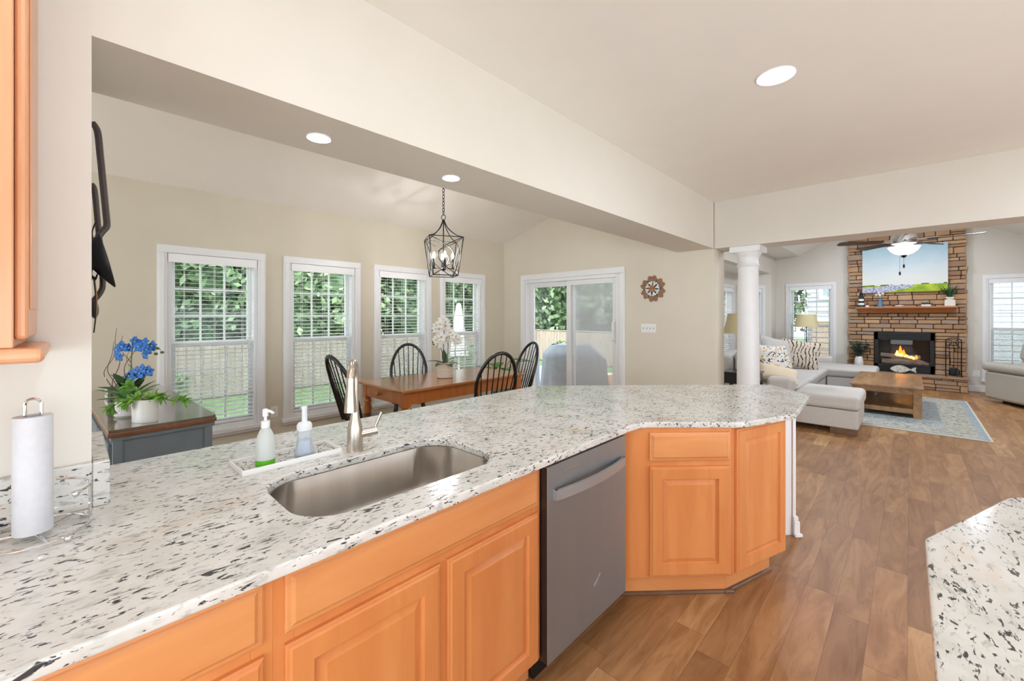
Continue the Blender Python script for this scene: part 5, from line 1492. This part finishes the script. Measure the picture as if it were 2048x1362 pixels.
def pattern_lines():
    m, nt, N, L, b = newmat('black_line_pattern'); v = coords(nt); p = sepxyz(nt, v)
    n = noise(nt, v, 5, 3); n2 = noise(nt, v, 14, 2)
    f = math_(nt, 'FRACT', math_(nt, 'ADD', math_(nt, 'MULTIPLY', p[0], 17), math_(nt, 'MULTIPLY', n, 3.0)))
    l = math_(nt, 'MULTIPLY', math_(nt, 'LESS_THAN', f, .26), math_(nt, 'GREATER_THAN', n2, .40))
    L.new(mixc(nt, l, lin((212, 196, 178)), lin((46, 42, 42))), b.inputs['Base Color']); b.inputs['Roughness'].default_value = .95
    return m
def throw_pillow(label, loc, rot, w, h, th, mat):
    o = pillow(MB(), w, h, th).build('throw_pillow', mat, None, loc=loc, rot=rot); return tag(o, label, 'pillow', 'pillows on the sectional')
cream = pm('cream_fabric', (222, 204, 178), .95, var=.05, scale=70)
throw_pillow('cream pillow patterned in yellow and grey, leaning at the near end of the sofa', (-1.50, 7.42, .735), (R_(-24), R_(4), R_(58)), .62, .58, .17, pattern_yellow())
throw_pillow('cream pillow with wavy black lines at the far end of the sofa', (-1.50, 9.42, .73), (R_(-20), R_(8), R_(12)), .64, .54, .20, pattern_lines())
throw_pillow('plain grey pillow behind the black lined pillow', (-1.74, 8.75, .79), (R_(-22), R_(12), R_(55)), .62, .58, .18, SC_)
throw_pillow('small cream pillow lying low at the near corner of the sofa', (-1.40, 7.12, .60), (R_(-50), R_(10), R_(20)), .50, .30, .15, cream)

# end tables and lamps
def end_table(label, loc):
    t = thing('end_table', label, 'end table', loc, 0, 'black end tables')
    w = .225
    MB().box(-w, w, -w, w, .655, .68).build('table_top', M['black_wood'], t, .004)
    m = MB().box(-w + .03, w - .03, -w + .03, w - .03, .52, .655); m.build('drawer_box', M['black_wood'], t, .002)
    d = MB().box(w - .03, w - .015, -w + .06, w - .06, .53, .645).build('drawer', M['black_wood'], t, .003)
    MB().ell((w - .005, 0, .59), (.012, .012, .012), 8, 6).build('knob', M['nickel'], d)
    for sx in (-1, 1):
        for sy in (-1, 1): MB().box(sx * (w - .035) - .02, sx * (w - .035) + .02, sy * (w - .035) - .02, sy * (w - .035) + .02, 0, .655).build('leg', M['black_wood'], t, .003)
    MB().box(-w + .03, w - .03, -w + .03, w - .03, .16, .18).build('lower_shelf', M['black_wood'], t)
    return t
e1 = end_table('black end table with a drawer beside the column, nearer of two', (-1.70, 6.46, 0))
e2 = dup(e1, 'black end table behind the far sofa arm by the window', (-1.70, 11.46, 0))
def lamp(label, loc):
    t = thing('table_lamp', label, 'lamp', loc, 0, 'table lamps with linen shades')
    MB().lathe([(0, 0), (.075, 0), (.075, .012), (.03, .03), (.014, .045), (.010, .07), (.010, .50), (.016, .505), (.016, .52), (.008, .53), (.008, .56), (0, .56)], n=24).build('lamp_base', M['black_metal'], t)
    MB().lathe([(.23, .525), (.232, .527), (.178, .805), (.175, .805), (.23, .525)], n=36, cap=False).build('lamp_shade', M['shade'], t)
    m = MB().cyl((0, 0, .56), (0, 0, .83), .003, .003, 6).ell((0, 0, .838), (.010, .010, .012), 10, 8)
    for k in range(3): a = k * 2.094; m.cyl((0, 0, .80), (.176 * math.cos(a), .176 * math.sin(a), .80), .002, .002, 5)
    m.build('finial', M['black_metal'], t)
    return t
l1 = lamp('lamp with beige drum shade half hidden behind the white column', (-1.72, 6.52, .6805))
l2 = dup(l1, 'lamp with beige shade in front of the window left of the fireplace', (-1.69, 11.42, .6805))

# recliner
t = thing('recliner', 'taupe upholstered recliner at the right edge of the photo', 'recliner', (1.53, 10.66, 0), R_(-150))
RM = M['recliner']
# local: faces -Y
MB().box(-.40, .40, -.40, .36, .05, .30).build('base', RM, t, .05, 4)
MB().box(-.29, .29, -.44, .30, .30, .50).build('seat_cushion', RM, t, .08, 4)
MB().box(-.29, .29, -.44, -.36, .10, .31).build('footrest', RM, t, .035, 4)
for sx in (-1, 1):
    MB().box(sx * .30, sx * .49, -.38, .40, .06, .52).build('side_panel', RM, t, .05, 4)
    MB().box(sx * .27, sx * .52, -.42, .40, .52, .67).build('arm', RM, t, .07, 4)
m = MB().at((0, .10, .38), (R_(-14), 0, 0)); m.box(-.40, .40, -.10, .14, 0, .36).build('back_cushion', RM, t, .09, 4)
m = MB().at((0, .10, .38), (R_(-14), 0, 0)); m.box(-.39, .39, -.13, .12, .34, .70).build('head_cushion', RM, t, .10, 4)
MB().box(-.30, .30, -.28, .28, 0, .05).build('plinth', M['black'], t, .004)

# ceiling fan
FXc, FYc = -.05, 6.86
t = thing('ceiling_fan', 'dark bladed ceiling fan with lit glass bowl in front of the fireplace', 'ceiling fan', (FXc, FYc, 2.18))
MB().lathe([(0, .0), (.04, .003), (.085, .02), (.125, .055), (.145, .092), (.148, .098), (.143, .10), (.0, .10)], n=40).build('glass_bowl', M['bowl'], t)
MB().lathe([(0, -.03), (.010, -.03), (.022, -.018), (.03, -.002), (.0, .004)], n=16).build('bowl_finial', M['black_metal'], t)
MB().lathe([(.0, .10), (.05, .102), (.07, .12), (.12, .135), (.125, .18), (.11, .24), (.06, .27), (.03, .33), (0, .33)], n=32).build('motor_housing', M['chrome'], t)
MB().cyl((0, 0, .32), (0, 0, 1.50), .0125, .0125, 12).lathe([(.0, 1.42), (.03, 1.42), (.065, 1.50), (.065, 1.53), (0, 1.53)], n=24).build('downrod', M['nickel'], t)
for k in range(5):
    a = R_(205) + k * 2 * PI / 5
    m = MB(); m.M = Matrix.Rotation(a, 4, 'Z') @ Matrix.Translation((0, 0, .165)) @ Matrix.Rotation(R_(10), 4, 'X')
    m.prism(fillet([(.20, -.05), (.62, -.065), (.66, -.045), (.66, .045), (.62, .065), (.20, .05)], .03, 4), -.004, .004)
    br = m.build('blade', M['slate_edge'], t)
    m = MB(); m.M = Matrix.Rotation(a, 4, 'Z') @ Matrix.Translation((0, 0, .165)); m.box(.10, .30, -.02, .02, .008, .016).build('blade_iron', M['chrome'], br)
for x, y, L2 in ((.0, -.03, .115), (-.035, -.03, .20)):
    c = MB().cyl((x, y, .0), (x, y, -L2), .0012, .0012, 5).build('pull_chain', M['black_metal'], t)
    MB().cyl((x, y, -L2 - .04), (x, y, -L2), .009, .009, 10).build('pull_knob', M['black_metal'], c)

# ================================================================== OUTSIDE
GZ = -.35
random.seed(5)
struct('floor_lawn', MB().box(-45, XD - .16, -30, 40, GZ - .2, GZ).box(XD - .16, 30, YF + .2, 40, GZ - .2, GZ).box(XD - .16, BX - .16, YH + .21, YF + .2, GZ - .2, GZ), M['grass'], 'green back lawn seen through the dining windows', 'lawn')
dk = MB().box(-9.2, BX - .2, YH + .22, 9.8, GZ, -.06).build('patio', M['deck'], None)
tag(dk, 'pale paved patio beyond the sliding door', 'patio', None, 'structure')
def fence(label, a, b):
    L_ = math.hypot(b[0] - a[0], b[1] - a[1]); ang = math.atan2(b[1] - a[1], b[0] - a[0])
    t = thing('yard_fence', label, 'fence', (a[0], a[1], GZ), ang)
    m = MB(); x = 0
    while x < L_:
        h = 1.20 + random.uniform(-.012, .012); m.box(x, x + .136, -.01, .01, .03, h); x += .145
    m.build('pickets', M['fence'], t)
    MB().box(0, L_, .012, .05, .25, .34).box(0, L_, .012, .05, .95, 1.04).build('rails', M['fence'], t)
    MB().box(0, L_, -.03, .03, 1.215, 1.245).build('top_rail', M['fence'], t)
    k = 0
    while k * 2.4 < L_: MB().box(k * 2.4 - .05, k * 2.4 + .05, .012, .11, 0, 1.26).build('post', M['fence'], t); k += 1
fence('weathered picket fence along the yard facing the dining windows', (-11, -4), (-11, 13))
fence('weathered picket fence across the yard beyond the sliding door', (-11, 13.06), (-3.4, 13.06))

def leaf_blob(m, c, r, n, size, flat=1.0):
    for _ in range(n):
        while True:
            p = Vector((random.uniform(-1, 1), random.uniform(-1, 1), random.uniform(-1, 1)))
            if .35 < p.length < 1: break
        q = Vector(c) + Vector((p.x * r[0], p.y * r[1], p.z * r[2]))
        u = Vector((random.gauss(0, 1), random.gauss(0, 1), random.gauss(0, 1))).normalized(); v = u.cross(Vector((random.gauss(0, 1), random.gauss(0, 1), random.gauss(0, 1)))).normalized()
        s_ = size * random.uniform(.6, 1.3)
        m.add([q - u * s_, q + v * s_ * .55, q + u * s_, q - v * s_ * .55], [(0, 1, 2, 3)])
def make_tree(label, loc, h, r, mat, leaf_size=.13, n=1500):
    t = thing('garden_tree', label, 'tree', (loc[0], loc[1], GZ), random.uniform(0, 6), 'trees beyond the fence')
    MB().tube(smooth_pts([(0, 0, 0), (.05, .02, h * .3), (-.04, .06, h * .6), (.02, 0, h * .9)], 4), [.16 - .12 * i / 12 for i in range(13)], 8).build('trunk', M['bark'], t)
    m = MB()
    for k in range(9):
        a = k * 2.4; zz = h * (.22 + .75 * k / 9); rr = r * (1 - .35 * k / 9)
        leaf_blob(m, (rr * .55 * math.cos(a), rr * .55 * math.sin(a), zz), (rr * .75, rr * .75, h * .17), n // 9, leaf_size)
    leaf_blob(m, (0, 0, h * .55), (r * .9, r * .9, h * .45), n // 2, leaf_size)
    m.build('foliage', mat, t)
    m = MB()
    def core(u, v):
        th = PI * u; ph = 2 * PI * v; k = 1 + .13 * math.sin(5 * ph + 3 * th) + .10 * math.sin(9 * th + 2 * ph)
        if u in (0, 1): k = 1
        return (r * .80 * k * math.sin(th) * math.cos(ph), r * .80 * k * math.sin(th) * math.sin(ph), h * .54 - h * .46 * k * math.cos(th))
    m.grid(core, 20, 28); m.build('inner_foliage', M['tree_core'], t)
    m = MB()
    for _ in range(n):
        q = Vector(core(math.acos(random.uniform(-1, 1)) / PI, random.random())); q = Vector((q.x * random.uniform(1, 1.12), q.y * random.uniform(1, 1.12), q.z))
        u = Vector((random.gauss(0, 1), random.gauss(0, 1), random.gauss(0, .7))).normalized(); v = u.cross(Vector((random.gauss(0, 1), random.gauss(0, 1), random.gauss(0, 1)))).normalized()
        s_ = leaf_size * random.uniform(.7, 1.5)
        m.add([q - u * s_, q + v * s_ * .6, q + u * s_, q - v * s_ * .6], [(0, 1, 2, 3)])
    m.build('outer_leaves', mat, t)
    return t
tA = make_tree('tall dark green tree beyond the fence in the leftmost dining window', (-14.2, 1.6), 8.0, 1.9, M['tree_leaf'], .13, 5000)
tB = make_tree('pale green bushy tree beyond the fence at the middle dining windows', (-13.6, 5.6), 7.0, 1.8, M['tree_leaf2'], .12, 5000)
tC = make_tree('leafy tree beyond the fence corner in the sliding door glass', (-12.8, 14.6), 8.5, 2.0, M['tree_leaf'], .13, 5000)
for i, (src, x, y, s_, lb) in enumerate([(tA, -14.4, -2.6, 1.0, 'dark green tree at the far left beyond the fence'), (tA, -14.4, 9.3, 1.05, 'dark tree beyond the fence in the third dining window'),
                                         (tC, -17.6, 3.6, 1.3, 'large tree farther back between the two left dining windows'), (tB, -15.2, 13.2, 1.15, 'pale tree far back beyond the fence corner in the rightmost window'),
                                         (tB, -11.1, 16.4, 1.2, 'pale tree just left of centre in the sliding door glass'), (tB, -8.2, 15.6, 1.15, 'pale leafy tree in the right half of the sliding door'), (tC, -4.35, 16.9, .95, 'dark tree in the left half of the window left of the fireplace'), (tA, -19, 9.0, 1.5, 'large tree far beyond the side fence'),
                                         (tA, -18.6, -1.6, 1.4, 'large dark tree far beyond the leftmost window')]):
    d = dup(src, lb, (x, y, GZ), random.uniform(0, 6)); d.scale = (s_, s_, s_)
sh0 = thing('garden_shrub', 'rounded shrub before the fence at the leftmost dining window', 'shrub', (-10.2, 1.0, GZ), 0, 'shrubs along the fence')
m = MB(); leaf_blob(m, (0, 0, .45), (.6, .6, .45), 1200, .06); m.build('foliage', M['tree_leaf2'], sh0)
for x, y, lb in ((-10.1, 8.6, 'rounded shrub before the fence in the third dining window'), (-6.0, 12.3, 'rounded shrub at the fence in the right half of the sliding door'), (-9.0, 12.2, 'rounded shrub at the fence behind the covered grill')): dup(sh0, lb, (x, y, GZ), random.random() * 6)

# covered grill, closed umbrella, patio table
t = thing('covered_grill', 'large grey vinyl covered grill on the patio beyond the sliding door', 'grill', (-4.95, 7.05, -.06), R_(40))
def gp(u, v):
    a = 2 * PI * v; z = u * .93; k = 1 + .05 * math.sin(9 * a) * (1 - u) + .10 * (1 - u)
    sx = .62 * k * (1 if u < .8 else 1 - (u - .8) * 1.3); sy = .30 * k * (1 if u < .8 else 1 - (u - .8) * 1.5)
    ca, sa = math.cos(a), math.sin(a)
    drop = -.22 * max(0, ca - .35) * u
    return (sx * math.copysign(abs(ca) ** .45, ca), sy * math.copysign(abs(sa) ** .45, sa), z + drop)
MB().grid(gp, 14, 48).ell((-.05, 0, .90), (.42, .16, .05), 16, 6).build('vinyl_cover', M['cover_grey'], t)
t = thing('covered_smoker', 'upright blue grey covered smoker left of the big covered grill', 'grill', (-6.15, 6.85, -.06), R_(20))
def gp2(u, v):
    a = 2 * PI * v; k = 1 + .08 * (1 - u) + .03 * math.sin(8 * a) * (1 - u); r = .30 * k * (1 if u < .85 else 1 - (u - .85) * 2.5)
    ca, sa = math.cos(a), math.sin(a); return (r * math.copysign(abs(ca) ** .6, ca), r * math.copysign(abs(sa) ** .6, sa), u * 1.05)
MB().grid(gp2, 12, 32).ell((0, 0, 1.03), (.20, .20, .04), 14, 6).build('vinyl_cover', pm('blue_grey_cover', (142, 152, 164), .6), t)
t = thing('patio_umbrella', 'closed white patio umbrella outside the rightmost dining window', 'umbrella', (-7.3, 5.95, -.06))
MB().cyl((0, 0, 0), (0, 0, 1.80), .02, .02, 10).box(-.25, .25, -.25, .25, 0, .06).build('pole', M['white_plastic'], t)
MB().grid(lambda u, v: ((.04 + .13 * u ** .8) * (1 + .16 * math.sin(8 * 2 * PI * v)) * math.cos(2 * PI * v), (.04 + .13 * u ** .8) * (1 + .16 * math.sin(8 * 2 * PI * v)) * math.sin(2 * PI * v), 1.78 - 1.15 * u), 10, 64).build('folded_canopy', M['white_plastic'], t)
t = thing('patio_table', 'white patio side table at the right of the covered grill', 'table', (-3.9, 7.6, -.06))
MB().cyl((0, 0, .42), (0, 0, .45), .26, .26, 24).build('table_top', M['white_plastic'], t)
for k in range(4): a = k * PI / 2 + .4; MB().cyl((.2 * math.cos(a), .2 * math.sin(a), 0), (.18 * math.cos(a), .18 * math.sin(a), .42), .018, .018, 8).build('leg', M['white_plastic'], t)

# neighbouring houses
def siding(mb, x0, x1, y, z0, z1, out):
    z = z0
    while z < z1:
        mb.add([(x0, y, z), (x1, y, z), (x1, y + out * .018, z), (x0, y + out * .018, z), (x0, y, min(z + .15, z1)), (x1, y, min(z + .15, z1))], [(3, 2, 5, 4), (0, 1, 2, 3)]); z += .15
def house(label, x0, x1, y0, y1, h, mat, wins):
    t = thing('neighbour_house', label, 'house', ((x0 + x1) / 2, y0, GZ))
    cx = (x0 + x1) / 2; hw = (x1 - x0) / 2; dp = y1 - y0
    m = MB().box(-hw, hw, .0, dp, 0, h); siding(m, -hw, hw, -.0, 0, h, -1); m.build('siding_wall', mat, t)
    MB().add([(-hw - .3, -.3, h), (hw + .3, -.3, h), (hw + .3, dp + .3, h), (-hw - .3, dp + .3, h), (-hw - .3, dp / 2, h + 1.8), (hw + .3, dp / 2, h + 1.8)], [(0, 1, 5, 4), (3, 4, 5, 2), (0, 4, 3), (1, 2, 5), (3, 2, 1, 0)]).build('roof', M['roof'], t)
    for a, b, c, d in wins:
        w_ = MB().box(a - .09, b + .09, -.06, 0, c - .09, c).box(a - .09, b + .09, -.06, 0, d, d + .09).box(a - .09, a, -.06, 0, c, d).box(b, b + .09, -.06, 0, c, d).box((a + b) / 2 - .02, (a + b) / 2 + .02, -.045, -.02, c, d).box(a, b, -.045, -.02, (c + d) / 2 - .02, (c + d) / 2 + .02).build('house_window', M['trim'], t)
        MB().box(a, b, -.03, -.02, c, d).build('pane', M['win_dark'], w_)
    return t
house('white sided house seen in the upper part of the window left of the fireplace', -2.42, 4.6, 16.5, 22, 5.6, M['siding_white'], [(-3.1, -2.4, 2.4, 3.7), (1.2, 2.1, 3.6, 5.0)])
t = thing('garden_shed', 'tan sided shed low in the window left of the fireplace', 'shed', (-1.9, 14.6, GZ))
m = MB().box(-.12, .62, 0, 1.2, 0, 1.65); siding(m, -.12, .62, 0, 0, 1.65, -1); m.build('siding_wall', M['siding_tan'], t)
MB().add([(-.2, -.1, 1.65), (.72, -.1, 1.65), (.72, 1.3, 1.65), (-.2, 1.3, 1.65), (-.2, .6, 1.72), (.72, .6, 1.72)], [(0, 1, 5, 4), (3, 4, 5, 2), (0, 4, 3), (1, 2, 5), (3, 2, 1, 0)]).build('roof', M['trim'], t)
t = thing('backyard_shed', 'cream house wall behind the trees in the leftmost dining window', 'house', (-20.5, 3.2, GZ), R_(90))
m = MB().box(-2.4, 2.4, 0, 3, 0, 2.6); siding(m, -2.4, 2.4, 0, 0, 2.6, -1); m.build('siding_wall', pm('cream_siding', (222, 214, 190), .7), t)
MB().add([(-2.7, -.3, 2.6), (2.7, -.3, 2.6), (2.7, 3.3, 2.6), (-2.7, 3.3, 2.6), (-2.7, 1.5, 3.9), (2.7, 1.5, 3.9)], [(0, 1, 5, 4), (3, 4, 5, 2), (0, 4, 3), (1, 2, 5), (3, 2, 1, 0)]).build('roof', M['roof'], t)
